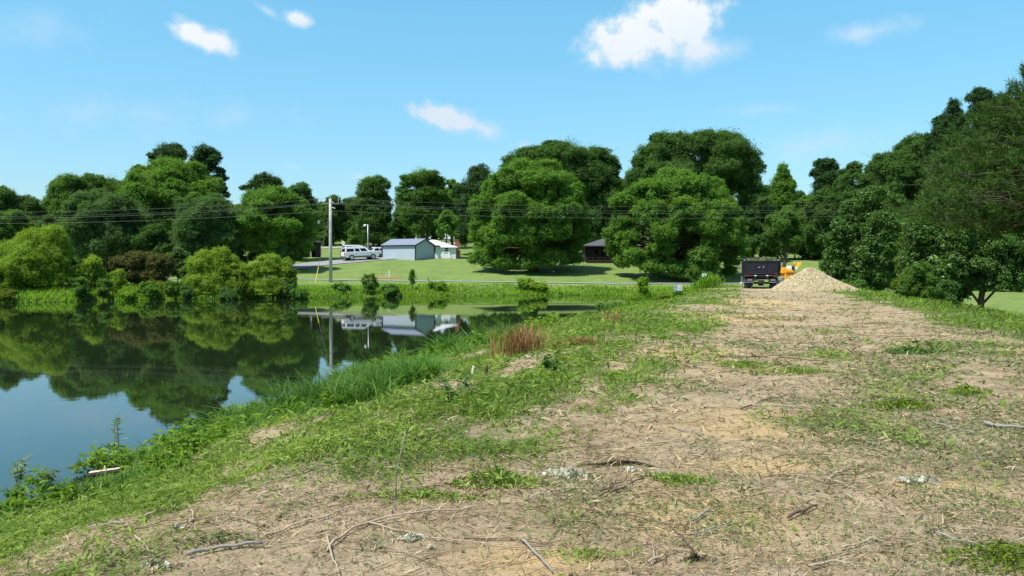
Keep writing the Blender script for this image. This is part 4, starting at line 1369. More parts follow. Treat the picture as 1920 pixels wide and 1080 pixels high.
# ------------------------------------------------------------------ vehicles (x forward, y left)
def vehicle(name, label, loc, rz, Lv, Wv, Hv, paint, wagon=True, low=M_CARG, pitch=0.0):
    o = thing(name, label, 'suv' if wagon else 'car', loc, rz, 'vehicles parked by the garage')
    o.rotation_euler = (0, pitch, rz)
    h = Lv / 2
    zb, belt = .38, Hv * .60
    r = .39 if wagon else .33
    wx = (h - .98, -h + 1.08)
    # lower body outline with wheel arches
    prof = [(-h, .50), (-h + .05, .45)]
    for w in (wx[1], wx[0]):
        prof += [(w - r * 1.2, zb)] + [(w + r * 1.2 * math.cos(a), zb + r * 1.12 * math.sin(a)) for a in np.linspace(math.pi * .92, math.pi * .08, 7)] + [(w + r * 1.2, zb)]
    prof += [(h - .10, .42), (h, .58), (h - .02, belt - .16), (h - .12, belt - .04), (h - 1.35, belt + .04), (-h + .06, belt + .04), (-h, belt - .3)]
    mb = MB()
    mb.prism(prof, -Wv / 2, Wv / 2, 'y')
    rear = (-h + .06, -h + .28) if wagon else (-h + .55, -h + 1.15)
    fr = (h - 1.35, h - 2.05)
    yb, yt = Wv / 2 - .03, Wv / 2 - .20
    z0, z1 = belt + .03, Hv
    vs = [(rear[0], -yb, z0), (fr[0], -yb, z0), (fr[0], yb, z0), (rear[0], yb, z0), (rear[1], -yt, z1), (fr[1], -yt, z1), (fr[1], yt, z1), (rear[1], yt, z1)]
    mb.add(vs, [(0, 3, 2, 1), (4, 5, 6, 7), (0, 1, 5, 4), (1, 2, 6, 5), (2, 3, 7, 6), (3, 0, 4, 7)])
    if wagon:
        for s in (-1, 1):
            mb.box(((rear[1] + fr[1]) / 2, s * (yt - .08), Hv + .045), (fr[1] - rear[1] - .5, .05, .06))
    mb.build('body', paint, o, bevel=.035)

    def lerp3(a, b, t):
        return tuple(a[i] + (b[i] - a[i]) * t for i in range(3))
    spans = [(.05, .36), (.41, .60), (.65, .90)] if wagon else [(.12, .48), (.53, .88)]
    for s in (-1, 1):
        for (a, b) in spans:
            def P(t, q):
                bot = (rear[0] + (fr[0] - rear[0]) * t, s * (yb + .012), z0)
                top = (rear[1] + (fr[1] - rear[1]) * t, s * (yt + .012), z1)
                return lerp3(bot, top, q)
            MB().add([P(a, .14), P(b, .14), P(b, .74), P(a, .74)], [(0, 1, 2, 3)]).build('window', M_GLASS, o)
    MB().add([lerp3((rear[0] - .012, y * .82, z0), (rear[1] - .012, y2 * .88, z1), q) for (y, y2, q) in ((-yb, -yt, .15), (yb, yt, .15), (yb, yt, .85), (-yb, -yt, .85))], [(0, 1, 2, 3)]).build('rear_window', M_GLASS, o)
    MB().add([lerp3((fr[0] + .012, y * .9, z0), (fr[1] + .012, y2 * .9, z1), q) for (y, y2, q) in ((-yb, -yt, .08), (yb, yt, .08), (yb, yt, .9), (-yb, -yt, .9))], [(0, 1, 2, 3)]).build('windscreen', M_GLASS, o)
    for s in (-1, 1):
        MB().box((0, s * (Wv / 2 + .012), .50), (wx[0] - wx[1] - 2.4 * r, .03, .22)).build('side_skirt', low, o)
        MB().box((-h - .012, s * (Wv / 2 - .14), belt - .14), (.05, .18, .42)).build('tail_light', M_RED, o)
        MB().box((h + .012, s * (Wv / 2 - .28), belt - .26), (.05, .40, .16)).build('headlight', M_GLASS, o)
        MB().box((fr[0] - .12, s * (Wv / 2 + .10), z0 + .10), (.12, .20, .17)).build('mirror', paint, o)
        for w in wx:
            t = MB().disc((w, s * (Wv / 2 - .12), r), r, .25, 'y', 20).build('wheel', M_TYRE, o, smooth_=False)
            MB().disc((w, s * (Wv / 2 + .012), r), r * .66, .03, 'y', 16).build('rim', M_RIM, t)
    MB().box((-h - .05, 0, .52), (.16, Wv - .06, .24)).build('bumper', low, o, bevel=.03)
    MB().box((h + .05, 0, .50), (.14, Wv - .06, .24)).build('bumper', low, o, bevel=.03)
    return o


hd = math.radians(31)
for (nm, lab, u, D, Lv, Wv, Hv, pt, wg) in (('suv', 'white long suv with gray lower sides parked on the driveway end, nearest vehicle', 675.5, 123.6, 5.4, 1.95, 1.9, M_CARW, True),
                                            ('suv', 'second white suv whose roof shows above the nearest white one', 671, 131, 5.0, 1.9, 1.86, M_CARW, True),
                                            ('car', 'black car whose dark roof shows left of the garage behind the white car', 701, 135, 4.6, 1.85, 1.75, M_CARD, False),
                                            ('car', 'white car half hidden by the left corner of the garage', 712.5, 131.5, 4.5, 1.8, 1.62, M_CARW, False)):
    X = at(u, 500, D).x
    dx, dy = 1.8 * math.cos(hd), 1.8 * math.sin(hd)
    z_ = (tz(X - dx, D - dy) + tz(X + dx, D + dy)) / 2
    vehicle(nm, lab, (X, D, z_ + .04), hd, Lv, Wv, Hv, pt, wg, pitch=-math.atan2(tz(X + dx, D + dy) - tz(X - dx, D - dy), 3.6))

# ------------------------------------------------------------------ dump truck (x right, y away from the camera)
TX, TD = at(1416, 500, 60).x, 58.5
g = tz(TX, 60) - .02
trk = thing('dump_truck', 'black dump truck seen from behind, parked at the far end of the bare dam track', 'truck', (TX, TD, g), math.radians(-15))
zt = at(1416, 488.5, TD).z - g
hw = 1.25
mb = MB()
mb.box((-hw + .04, 2.1, (1.0 + zt) / 2), (.08, 4.0, zt - 1.0))
mb.box((hw - .04, 2.1, (1.0 + zt) / 2), (.08, 4.0, zt - 1.0))
mb.box((0, 4.06, (1.0 + zt) / 2 + .12), (2 * hw, .08, zt - .75))
mb.box((0, 2.1, 1.0), (2 * hw - .18, 3.9, .08))
for k in range(6):
    for s in (-1, 1):
        mb.box((s * (hw + .035), .35 + k * .7, (1.0 + zt) / 2), (.07, .09, zt - 1.02))
mb.build('dump_bed', M_BLACKP, trk, bevel=.012)
mb = MB()
mb.box((0, .03, (1.06 + zt) / 2), (2 * hw - .18, .06, zt - 1.08))
for x in (-hw + .16, hw - .16):
    mb.box((x, -.02, (1.06 + zt) / 2), (.10, .05, zt - 1.10))
mb.box((0, -.02, zt - .05), (2 * hw - .10, .06, .09))
mb.box((0, -.02, 1.10), (2 * hw - .10, .06, .10))
for x in (-.38, .38):
    mb.box((x, -.015, (1.06 + zt) / 2), (.07, .035, zt - 1.28))
tg = mb.build('tailgate', M_BLACKP, trk, bevel=.012)
mb = MB()
for x in (-hw + .10, hw - .10):
    mb.disc((x, -.02, zt + .03), .06, .14, 'x', 10)
mb.build('hinge', M_STEELB, tg)
mb = MB()
mb.box((.14, -.06, 1.58), (.05, .03, .12))
mb.box((-.16, -.06, 1.55), (.12, .03, .05))
mb.build('latch', M_GALV, tg)
mb = MB()
mb.box((0, .05, .95), (2 * hw - .16, .14, .13))
cb = mb.build('rear_crossbar', M_BLACKM, trk, bevel=.015)
for (x, w, mt, nm) in ((-.85, .62, M_TAPER, 'red_reflector'), (.85, .62, M_TAPER, 'red_reflector'), (-.40, .16, M_WHITE, 'white_reflector'), (.40, .16, M_WHITE, 'white_reflector')):
    MB().box((x, -.03, .97), (w, .02, .06)).build(nm, mt, cb)
mb = MB()
for s in (-1, 1):
    mb.box((s * .42, 2.6, .80), (.10, 5.4, .20))
for y in (.2, 1.6, 3.2, 4.6):
    mb.box((0, y, .80), (.74, .09, .16))
mb.build('chassis', M_BLACKM, trk)
for s in (-1, 1):
    mb = MB()
    mb.box((s * .82, .10, .62), (.66, .05, .34))
    p = mb.build('light_panel', M_BLACKM, trk)
    MB().box((s * .78, .065, .66), (.34, .02, .12)).build('tail_light', M_STEELB, p)
    MB().box((s * .80, .065, .50), (.60, .03, .06)).build('step_bar', M_STEELB, p)
    MB().box((s * .86, .42, .33), (.58, .02, .42)).build('mudflap', M_BLACKM, trk)
    for q, w in enumerate((.72, 1.02)):
        t = MB().disc((s * w, 1.05, .43), .43, .25, 'x', 22).build('wheel', M_TYRE, trk)
        MB().disc((s * (w + .04), 1.05, .43), .25, .20, 'x', 16).build('rim', M_STEELB, t)
    t = MB().disc((s * .98, 5.0, .43), .43, .26, 'x', 22).build('wheel', M_TYRE, trk)
    MB().disc((s * 1.04, 5.0, .43), .25, .18, 'x', 16).build('rim', M_STEELB, t)
MB().tube([(-.9, 1.05, .43), (-.2, 1.05, .43), (-.18, 1.05, .43), (.18, 1.05, .43), (.2, 1.05, .43), (.9, 1.05, .43)], [.07, .07, .19, .19, .07, .07], 12).build('axle', M_BLACKM, trk)
mb = MB()
mb.box((0, -.02, .52), (.42, .16, .26))
mb.tube([(0, -.02, .45), (0, -.22, .45)], .05, 8)
mb.build('hitch', M_BLACKM, trk, bevel=.02)
mb = MB()
prof = [(4.35, .62), (6.4, .62), (6.42, 1.25), (5.75, 1.38), (5.45, 1.98), (4.45, 2.02), (4.35, 1.9)]
mb.prism(prof, -.98, .98, 'x')
cab = mb.build('cab', M_BLACKP, trk, bevel=.04)
MB().box((0, 4.33, 1.70), (1.3, .02, .34)).build('rear_window', M_GLASS, cab)
for s in (-1, 1):
    MB().box((s * .995, 4.95, 1.62), (.02, .70, .40)).build('window', M_GLASS, cab)
    mb = MB()
    mb.tube([(s * .98, 5.35, 1.45), (s * 1.45, 5.25, 1.5)], .025, 6)
    mb.box((s * 1.50, 5.22, 1.52), (.20, .08, .36))
    mb.build('mirror', M_STEELB, cab)
MB().box((-1.30, 3.2, .55), (.10, 1.5, .62)).build('side_box', M_STEELB, trk, bevel=.02)
MB().box((-1.38, .6, .42), (.10, .16, .16)).build('marker_light', M_WHITE, trk)

# brush heaped in the bed
r_ = np.random.default_rng(91)
n = 900
P = np.column_stack([r_.uniform(-.95, 1.05, n), r_.uniform(.25, 3.6, n), zt - .12 + r_.random(n) ** 2 * .30])
P[:, 2] += np.where(P[:, 0] > -.3, .08, 0)
Vv, Fq = kites(P, r_.normal(size=(n, 3)) + [0, 0, .6], r_.uniform(.05, .12, n), r_.uniform(.02, .045, n), r_)
bo = thing('brush_load', 'cut green brush heaped in the truck bed and sticking over its rim', 'brush', (TX, TD, g), math.radians(-15))
link('leaves', quads_mesh('leaves', Vv, Fq, LM['dull'], r_.random(n)), bo)
mb = MB()
for k in range(34):
    a = Vector((r_.uniform(-.8, .9), r_.uniform(.4, 3.2), zt - .25))
    mb.tube([a, a + Vector((r_.uniform(-.5, .7), r_.uniform(-.4, .4), r_.uniform(.15, .62)))], [.02, .008], 5)
mb.build('twigs', M_STICK, bo)
for i_ in range(1):
    mb = MB()
    mb.box((0, 1.9, 1.25), (2.2, 3.4, .42))
    mb.build('branch_bed', M_STICKD, bo)

# ------------------------------------------------------------------ wood chipper behind the chip pile
CD = 57.2
Cx = at(1478, 500, CD).x
g = tz(Cx, CD)
ch = thing('wood_chipper', 'orange wood chipper half buried behind the pile of wood chips', 'wood chipper', (Cx, CD, g))


def cl(u, v):
    p = at(u, v, CD)
    return p.x - Cx, p.z - g


def panel(u0, u1, v0, v1):
    a, b = cl(u0, v1), cl(u1, v0)
    return a[0], b[0], a[1], b[1]


def cbox(nm, u0, u1, v0, v1, y, d, mt, parent=ch, bev=.02):
    a, b, c, e = panel(u0, u1, v0, v1)
    return MB().box(((a + b) / 2, y, (c + e) / 2), (b - a, d, e - c)).build(nm, mt, parent, bevel=bev)


hp = MB().prism([cl(1468, 523), cl(1484, 524), cl(1487, 513), cl(1484, 507), cl(1470, 507)], -.45, .5, 'y').build('feed_hopper', M_ORANGE, ch, bevel=.02)
cbox('slot', 1469, 1485, 510.5, 512.5, -.47, .05, M_BRICK, hp, 0)
MB().prism([cl(1466, 512), cl(1468, 501), cl(1471, 501), cl(1472, 504), cl(1482, 505), cl(1484, 509)], -.30, .4, 'y').build('drum_housing', M_ORANGE, ch, bevel=.02)
cbox('fuel_tank', 1477, 1483.5, 498.5, 506, .1, .5, M_WHITE)
cbox('engine', 1483.5, 1489, 499, 509, .15, .6, M_BLACKM)
cbox('battery_box', 1489, 1495, 500, 506, .1, .5, M_WHITE)
MB().prism([cl(1490, 500), cl(1489, 494), cl(1490.5, 491.5), cl(1493, 492), cl(1493, 498), cl(1495, 500)], -.12, .2, 'y').build('chute_base', M_ORANGE, ch, bevel=.015)
MB().prism([cl(1494, 500.5), cl(1497, 493), cl(1502, 492), cl(1503, 494), cl(1499, 500.5)], -.16, .24, 'y').build('discharge_chute', plain('chipper_yellow', (.85, .52, .04), .42, var=.08), ch, bevel=.015)
MB().tube([(cl(1462, 517)[0], 0, cl(1462, 517)[1]), (cl(1456, 514.5)[0], -.1, cl(1456, 514.5)[1])], .05, 8).build('jack_arm', M_BLACKM, ch)
MB().disc((cl(1455.3, 514)[0], -.12, cl(1455, 514)[1]), .10, .16, 'y', 14).build('knob', M_BLACKM, ch)
MB().prism([cl(1458, 530), cl(1460.5, 523), cl(1464, 519), cl(1466, 520), cl(1464, 533), cl(1460, 536)], -.5, -.15, 'y').build('fender', M_STEELB, ch, bevel=.02)
wx_, wz_ = cl(1462, 533)
w_ = MB().disc((wx_, -.25, .33), .33, .24, 'y', 20).build('wheel', M_TYRE, ch)
MB().disc((wx_, -.38, .33), .19, .03, 'y', 14).build('rim', M_GALV, w_)
cbox('tail_lamp', 1455, 1458, 534.5, 537.5, -.52, .06, M_WHITE, ch, 0)
MB().tube([(cl(1466, 523)[0], -.2, cl(1466, 523)[1]), (cl(1464, 537)[0], -.2, .3)], .03, 6).build('strut', M_GALV, ch)
MB().box((.3, .1, .48), (2.0, .7, .12)).build('frame', M_BLACKM, ch)

# pile of wood chips
ax_, ay_ = at(1514, 500, 55).x, 55.0
g = tz(ax_, ay_)
zt_ = at(1508, 500.5, 55).z - g
r_ = np.random.default_rng(12)


def pile_h(x, y):
    a = np.arctan2(y, x)
    R = np.where(np.cos(a) > 0, 3.35, 2.4) * np.cos(a) ** 2 + np.where(np.sin(a) > 0, 1.9, 2.1) * np.sin(a) ** 2
    q = np.hypot(x, y) / R
    h = zt_ * np.clip(1 - q, -.2, 1) ** 1.0
    h = np.where(q < .12, zt_ * (1 - .06 - q * .5), h)
    return h + (fbm(x * 2.2 + 30, y * 2.2, 4) - .5) * .34 * np.clip(1.15 - q, 0, 1)


nx = 90
xs, ys = np.meshgrid(np.linspace(-2.7, 3.5, nx), np.linspace(-2.4, 2.1, nx), indexing='ij')
hz = pile_h(xs, ys)
gg = terrain(xs.ravel() + ax_, ys.ravel() + ay_).reshape(xs.shape) - g
zz = np.maximum(hz, -.15) + np.minimum(gg, 0) * (hz < .4)
Vp = np.stack([xs.ravel(), ys.ravel(), zz.ravel()], -1)
i_, j_ = np.meshgrid(np.arange(nx - 1), np.arange(nx - 1), indexing='ij')
Fp = np.stack([i_ * nx + j_, (i_ + 1) * nx + j_, (i_ + 1) * nx + j_ + 1, i_ * nx + j_ + 1], -1).reshape(-1, 4)
n = 42000
cxy = np.column_stack([r_.uniform(-2.8, 3.7, n), r_.uniform(-2.6, 1.8, n)])
hh = pile_h(cxy[:, 0], cxy[:, 1])
kk = hh > -.10 - .25 * r_.random(n)
cxy, hh = cxy[kk], hh[kk]
ggc = terrain(cxy[:, 0] + ax_, cxy[:, 1] + ay_) - g
cz = np.maximum(hh, ggc) + .015
n = len(cxy)
nv = r_.normal(size=(n, 3)) * .5 + [0, -.25, .9]
Vc, Fc = kites(np.column_stack([cxy, cz]), nv, r_.uniform(.018, .050, n), r_.uniform(.010, .024, n), r_)
o = link('chip_pile', quads_mesh('chip_pile', np.vstack([Vp, Vc]), np.vstack([Fp, Fc + len(Vp)]), LM['chips'],
         np.concatenate([np.full(len(Fp), .35), r_.random(n)])), None, (ax_, ay_, g))
tag(o, 'pale heap of fresh wood chips beside the dump truck', 'wood chips')

# ------------------------------------------------------------------ small signs
q = at(1271, 539.5, 50)
g = tz(q.x, 50)
o = thing('notice_sign', 'small two part notice, gray beside white with red marks, on the shore side', 'sign', (q.x, 50, g))
zc = q.z - g
MB().box((.0, .03, zc / 2 - .1), (.05, .04, zc + .5)).build('post', M_GALV, o)
b1 = MB().box((-.12, 0, zc), (.25, .02, .37)).build('left_panel', M_SIGNG, o)
b2 = MB().box((.13, 0, zc), (.25, .02, .37)).build('right_panel', M_WHITE, o)
mb = MB()
for k, w in enumerate((.15, .12, .16, .1)):
    mb.box((.14, -.013, zc + .12 - k * .075), (w, .004, .032))
mb.build('red_text', M_SIGNR, b2)
MB().box((-.12, -.013, zc + .05), (.17, .004, .03)).build('grey_text', M_SIGNK, b1)
q = at(1320.5, 516, 84)
g = tz(q.x, 84)
o = thing('notice_sign', 'little white notice on a stake under the second giant lawn tree', 'sign', (q.x, 84, g))
zc = q.z - g
MB().box((0, .03, zc / 2 - .1), (.05, .03, zc + .4)).build('post', M_GALV, o)
b2 = MB().box((0, 0, zc), (.46, .02, .33)).build('panel', M_WHITE, o)
mb = MB()
for k, w in enumerate((.2, .28, .24)):
    mb.box((.03, -.013, zc + .08 - k * .08), (w, .004, .03))
mb.build('grey_text', M_SIGNK, b2)

# ------------------------------------------------------------------ stumps, log, stubs
r_ = np.random.default_rng(77)


def log_ring(c, r, h, jag, rr):
    mb = MB()
    n = 18
    lo = [(c[0] + math.cos(a) * r * 1.15, c[1] + math.sin(a) * r * 1.15, -.12) for a in np.linspace(0, 2 * math.pi, n, endpoint=False)]
    hi = [(c[0] + math.cos(a) * r * rr.uniform(.92, 1.06), c[1] + math.sin(a) * r * rr.uniform(.92, 1.06), h + rr.uniform(-jag, jag)) for a in np.linspace(0, 2 * math.pi, n, endpoint=False)]
    mb.add(lo + hi + [(c[0], c[1], h)], [(i, (i + 1) % n, n + (i + 1) % n, n + i) for i in range(n)])
    top = MB().add([(x, y, z + .004) for x, y, z in hi] + [(c[0], c[1], h + .004)], [(i, (i + 1) % n, n) for i in range(n)])
    return mb, top


q = gp(611, 742)
o = thing('tree_stump', 'low freshly sawn reddish stump in the weeds of the near bank', 'stump', q)
a, b = log_ring((0, 0), .22, .06, .01, r_)
a.build('bark', BARK, o)
b.build('cut_face', M_STUMPT, o)
q = gp(190, 902)
LOGP = q.copy()
o = thing('fallen_log', 'split log with a white cut top lying in the weeds at the lower left', 'log', q)
q.z = max(q.z, WATER)
o.location = q
p2, p3 = Vector((-.17, -.01, .05)), Vector((.27, .07, .10))
d_ = (p3 - p2)
s_ = d_.normalized().cross(Vector((0, 0, 1))) * .11
mb = MB()
prf = [(0, -.04), (.035, -.03), (.045, .01), (.038, .045), (-.038, .05), (-.045, .01), (-.03, -.03)]
vs = []
nst = 8
for k in range(nst):
    c = p2.lerp(p3, k / (nst - 1))
    e = d_.normalized().cross(Vector((0, 0, 1)))
    j = 1 + .05 * math.sin(k * 2.3)
    vs += [c + e * (a_ * j * (1 - .25 * k / nst)) + Vector((0, 0, b_ * j + .03)) for a_, b_ in prf]
m_ = len(prf)
fs = [(k * m_ + i, k * m_ + (i + 1) % m_, (k + 1) * m_ + (i + 1) % m_, (k + 1) * m_ + i) for k in range(nst - 1) for i in range(m_)] + [tuple(range(m_)), tuple(range(nst * m_ - 1, (nst - 1) * m_ - 1, -1))]
mb.add(vs, fs)
mb.build('bark', BARK, o)
mb = MB()
e = d_.normalized().cross(Vector((0, 0, 1)))
tp = []
for k in range(nst):
    c = p2.lerp(p3, k / (nst - 1) * .96)
    j = (1 + .05 * math.sin(k * 2.3)) * (1 - .25 * k / nst)
    tp += [c + e * .038 * j + Vector((0, 0, .080 + .003 * math.sin(k * 3))), c - e * .038 * j + Vector((0, 0, .086 + .003 * math.sin(k * 2)))]
bt = [p - Vector((0, 0, .02)) for p in tp]
mb.add(tp + bt, [(2 * k, 2 * k + 1, 2 * k + 3, 2 * k + 2) for k in range(nst - 1)] + [(2 * k, 2 * k + 2, 2 * nst + 2 * k + 2, 2 * nst + 2 * k) for k in range(nst - 1)] + [(2 * k + 1, 2 * nst + 2 * k + 1, 2 * nst + 2 * k + 3, 2 * k + 3) for k in range(nst - 1)])
mb.build('cut_face', M_CUTWOOD, o)
c = p2.lerp(p3, .48)
MB().tube([c + Vector((0, .01, .07)), c + Vector((-.004, .01, .11)), c + Vector((-.006, .01, .145))], [.022, .019, .010], 8).build('splinter', M_CUTWOOD, o)
for (u, v, h, r, mt, lab) in ((886, 702, .15, .028, M_CUTWOOD, 'whitish snapped stem stub standing in the near bank weeds'), (911, 701, .17, .034, BARK, 'dark pointed stem stub right of the whitish one')):
    q = gp(u, v)
    o = thing('stem_stub', lab, 'stump', q, 0, 'snapped stubs on the bank')
    mb = MB()
    mb.tube([(0, 0, -.1), (.01, 0, h * .5), (.02, 0, h * .85), (.0, 0, h)], [r * 1.1, r, r * (.8 if mt is M_CUTWOOD else .35), r * (.35 if mt is M_CUTWOOD else .1)], 8)
    mb.build('stem', mt, o)
    MB().tube([(r * .6, 0, -.05), (r * .8, .01, h * .45), (r * .5, 0, h * .66)], [r * .5, r * .4, r * .12], 6).build('splinter', mt, o)

# ------------------------------------------------------------------ sticks lying on the track: pixel paths turned into ground points
STICKS = [
    ([(612, 1038), (640, 1010), (682, 988), (742, 972), (820, 966), (892, 957)], .013, 0, 'longest pale branch lying curved across the bottom centre of the track'),
    ([(60, 977), (110, 989), (160, 994), (232, 988)], .020, 1, 'thick gray branch lying below the weeds at the lower left'),
    ([(280, 913), (345, 916), (355, 934), (338, 952), (300, 966), (264, 976)], .013, 0, 'hook shaped pale branch curling in the lower left weeds'),
    ([(340, 948), (360, 958), (363, 978), (345, 996)], .010, 0, 'short bow of pale stem right below the hook shaped branch'),
    ([(353, 1049), (400, 1037), (450, 1032), (492, 1026)], .018, 1, 'stout gray piece of branch on bare soil at the lower left'),
    ([(497, 1010), (560, 990), (630, 969), (668, 951)], .011, 0, 'straight pale stick slanting up left of the longest branch'),
    ([(612, 1006), (622, 1050), (636, 1082)], .010, 0, 'pale stick running down from the left end of the longest branch'),
    ([(978, 1020), (1008, 1048), (1036, 1080)], .013, 1, 'gray stick slanting off the bottom edge at centre'),
    ([(1098, 961), (1180, 975), (1262, 990), (1346, 1010)], .009, 2, 'thin dark branch lying across the yellow sandy patch'),
    ([(1332, 961), (1312, 975), (1292, 988)], .012, 1, 'short stick standing off the upper edge of the yellow sandy patch'),
    ([(1144, 931), (1176, 918), (1206, 903)], .013, 2, 'right one of two parallel brown sticks below the blackened clump'),
    ([(1126, 929), (1150, 917), (1172, 907)], .010, 2, 'left one of two parallel brown sticks below the blackened clump'),
    ([(984, 943), (1020, 932), (1052, 931)], .010, 0, 'small arched pale stick right of the wilted green heap'),
    ([(1478, 978), (1505, 966), (1532, 955)], .016, 2, 'brown stub of branch right of the yellow sandy patch'),
    ([(1578, 1038), (1622, 1021), (1676, 1012)], .010, 0, 'forked pale twig at the lower right of the track'),
    ([(1618, 1022), (1619, 995)], .006, 0, 'thin stalk rising from the forked pale twig'),
    ([(1754, 1004), (1800, 1020), (1850, 1036)], .010, 1, 'gray stick by the yellowed leaves at the lower right'),
    ([(1845, 801), (1880, 806), (1925, 808)], .030, 1, 'thick gray branch end reaching in at the right edge'),
    ([(1555, 904), (1580, 912), (1606, 923)], .009, 0, 'pale stick left of the pale leaf scraps on the right'),
    ([(1552, 903), (1574, 890), (1602, 876)], .010, 0, 'pale stick crossing above the one left of the leaf scraps'),
    ([(1330, 667), (1385, 673), (1440, 671), (1500, 668)], .016, 2, 'long dark stick across the middle of the track'),
    ([(1268, 678), (1288, 690), (1340, 694), (1372, 694)], .018, 0, 'bent pale stick at the left side of the middle track'),
    ([(1458, 674), (1510, 678), (1552, 682)], .018, 2, 'dark stick right of the long one in the middle of the track'),
    ([(1388, 770), (1430, 758), (1475, 744)], .014, 2, 'slanting dark twig left of the heap of wilted leaves'),
    ([(1405, 763), (1500, 766), (1640, 768)], .011, 0, 'long straight thin stem lying level in front of the wilted leaves'),
    ([(1748, 795), (1785, 808), (1828, 816)], .014, 1, 'gray stick left of the thick branch end at the right edge'),
    ([(20, 1000), (62, 968), (120, 915), (182, 864)], .013, 2, 'long thin dark pole leaning along the lower left bank'),
    ([(386, 857), (402, 843), (415, 832)], .030, 1, 'short gray stick poking out of the lush grass by the water'),
    ([(570, 815), (574, 800), (590, 783), (632, 750)], .012, 0, 'pale vine along the bare strip of the near bank'),
    ([(1200, 839), (1260, 833), (1288, 826), (1303, 806)], .010, 0, 'curved thin stick left of the middle sandy patch'),
    ([(1262, 806), (1300, 815), (1340, 832)], .009, 1, 'thin stick crossing the curved one left of the middle sandy patch'),
    ([(735, 968), (750, 900), (762, 832)], .008, 1, 'long thin stalk rising beside the longest branch'),
    ([(690, 985), (740, 1000), (800, 1015), (880, 1022), (960, 1033)], .007, 0, 'thin straight straw stem below the longest branch'),
    ([(1290, 1012), (1318, 1003), (1372, 985)], .009, 1, 'thin gray twig at the lower edge of the yellow sandy patch'),
    ([(1262, 998), (1282, 1018), (1300, 1040)], .009, 2, 'dark twig pointing at the brown clod near the bottom'),
    ([(1215, 1062), (1240, 1052), (1248, 1048)], .013, 0, 'short pale bent stick at the bottom right of centre'),
    ([(1520, 1072), (1556, 1060), (1600, 1062)], .012, 0, 'flat pale stick on the bottom edge right of centre'),
    ([(250, 1010), (275, 1035), (290, 1045)], .010, 0, 'short pale stick in the brown soil at the lower left'),
    ([(150, 760 + 180), (172, 958), (190, 985)], .006, 0, 'thin dry stalk by the thick gray branch at lower left'),
]
MS = [M_STICK, M_STICKG, M_STICKD]
for k, (pp, r, mi, lab) in enumerate(STICKS):
    r *= .62
    rr_ = random.Random(k)
    pts = []
    for (a, b), (c, d) in zip(pp[:-1], pp[1:]):
        for s_ in (0, .25, .5, .75):
            pts.append(gp(a + (c - a) * s_ + rr_.uniform(-1.5, 1.5), b + (d - b) * s_ + rr_.uniform(-1, 1)))
    pts.append(gp(*pp[-1]))
    A_ = np.array([tuple(p) for p in pts])
    for _ in range(3):
        A_[1:-1] = .25 * A_[:-2] + .5 * A_[1:-1] + .25 * A_[2:]
    A_[:, 2] = terrain(A_[:, 0], A_[:, 1])
    pts = [Vector(p) for p in A_]
    if 'stalk' in lab:
        q0, L0 = pts[0].copy(), len(pts) - 1
        hgt = {'thin stalk rising from the forked pale twig': .12, 'long thin stalk rising beside the longest branch': .55}.get(lab, .15)
        pts = [q0 + Vector((.15 * hgt * i / L0, .12 * hgt * math.sin(i), hgt * i / L0 - .02)) for i in range(L0 + 1)]
    else:
        for i, p in enumerate(pts):
            p.z += r + .008 + .012 * abs(math.sin(i * .7 + k))
    o_ = pts[0].copy()
    n = len(pts)
    mb = MB()
    mb.tube([p - o_ for p in pts], [r * (1.1 - .55 * i / n) * rr_.uniform(.88, 1.12) for i in range(n)], 7)
    if n > 8 and .005 < r < .010:
        for j in range(3):
            i0 = rr_.randrange(2, n - 2)
            a = pts[i0] - o_
            d_ = (pts[i0 + 1] - pts[i0 - 1]).normalized()
            sd_ = Vector((-d_.y, d_.x, .3)) * rr_.choice((-1, 1))
            mb.tube([a, a + (d_ + sd_) * rr_.uniform(.05, .13)], [r * .5, r * .2], 5)
    o = mb.build('branch', MS[mi], smooth_=True)
    o.location = o_
    tag(o, lab, 'branch', 'cut branches on the dam')

# ------------------------------------------------------------------ leaf heaps, clumps, weeds
def heap(name, label, cat, u, v, rx, ry, h, n, mat, hl, wl, group=None, seed=0, up=.5, tl=(0, 1)):
    r2 = np.random.default_rng(900 + seed)
    q = gp(u, v)
    n = int(n * (2.6 if name == 'leaf_scraps' else 1.1))
    hl, wl, h = hl * .62, wl * .62, h * .75
    if name == 'leaf_scraps':
        rx, ry = rx * .62, ry * .7
    aa, qq = r2.uniform(0, 6.283, n), r2.random(n) ** .85
    qq = qq * (.55 + .55 * vnoise(np.cos(aa) * 2 + seed * 3.1, np.sin(aa) * 2 + 5))
    p = np.column_stack([np.cos(aa) * qq * rx * 1.25, np.sin(aa) * qq * ry * 1.25])
    z = terrain(p[:, 0] + q.x, p[:, 1] + q.y) - q.z
    e = np.exp(-((p[:, 0] / rx) ** 2 + (p[:, 1] / ry) ** 2) * 2)
    P_ = np.column_stack([p, z + .01 + h * e * r2.random(n)])
    nv_ = r2.normal(size=(n, 3)) * .7 + [0, 0, up]
    Vv_, F_ = kites(P_, nv_, hl * r2.uniform(.6, 1.3, n), wl * r2.uniform(.6, 1.3, n), r2, bend=.3)
    o_ = link(name, quads_mesh(name, Vv_, F_, mat, np.clip(r2.uniform(tl[0], tl[1], n), 0, 1)), None, q)
    return tag(o_, label, cat, group)


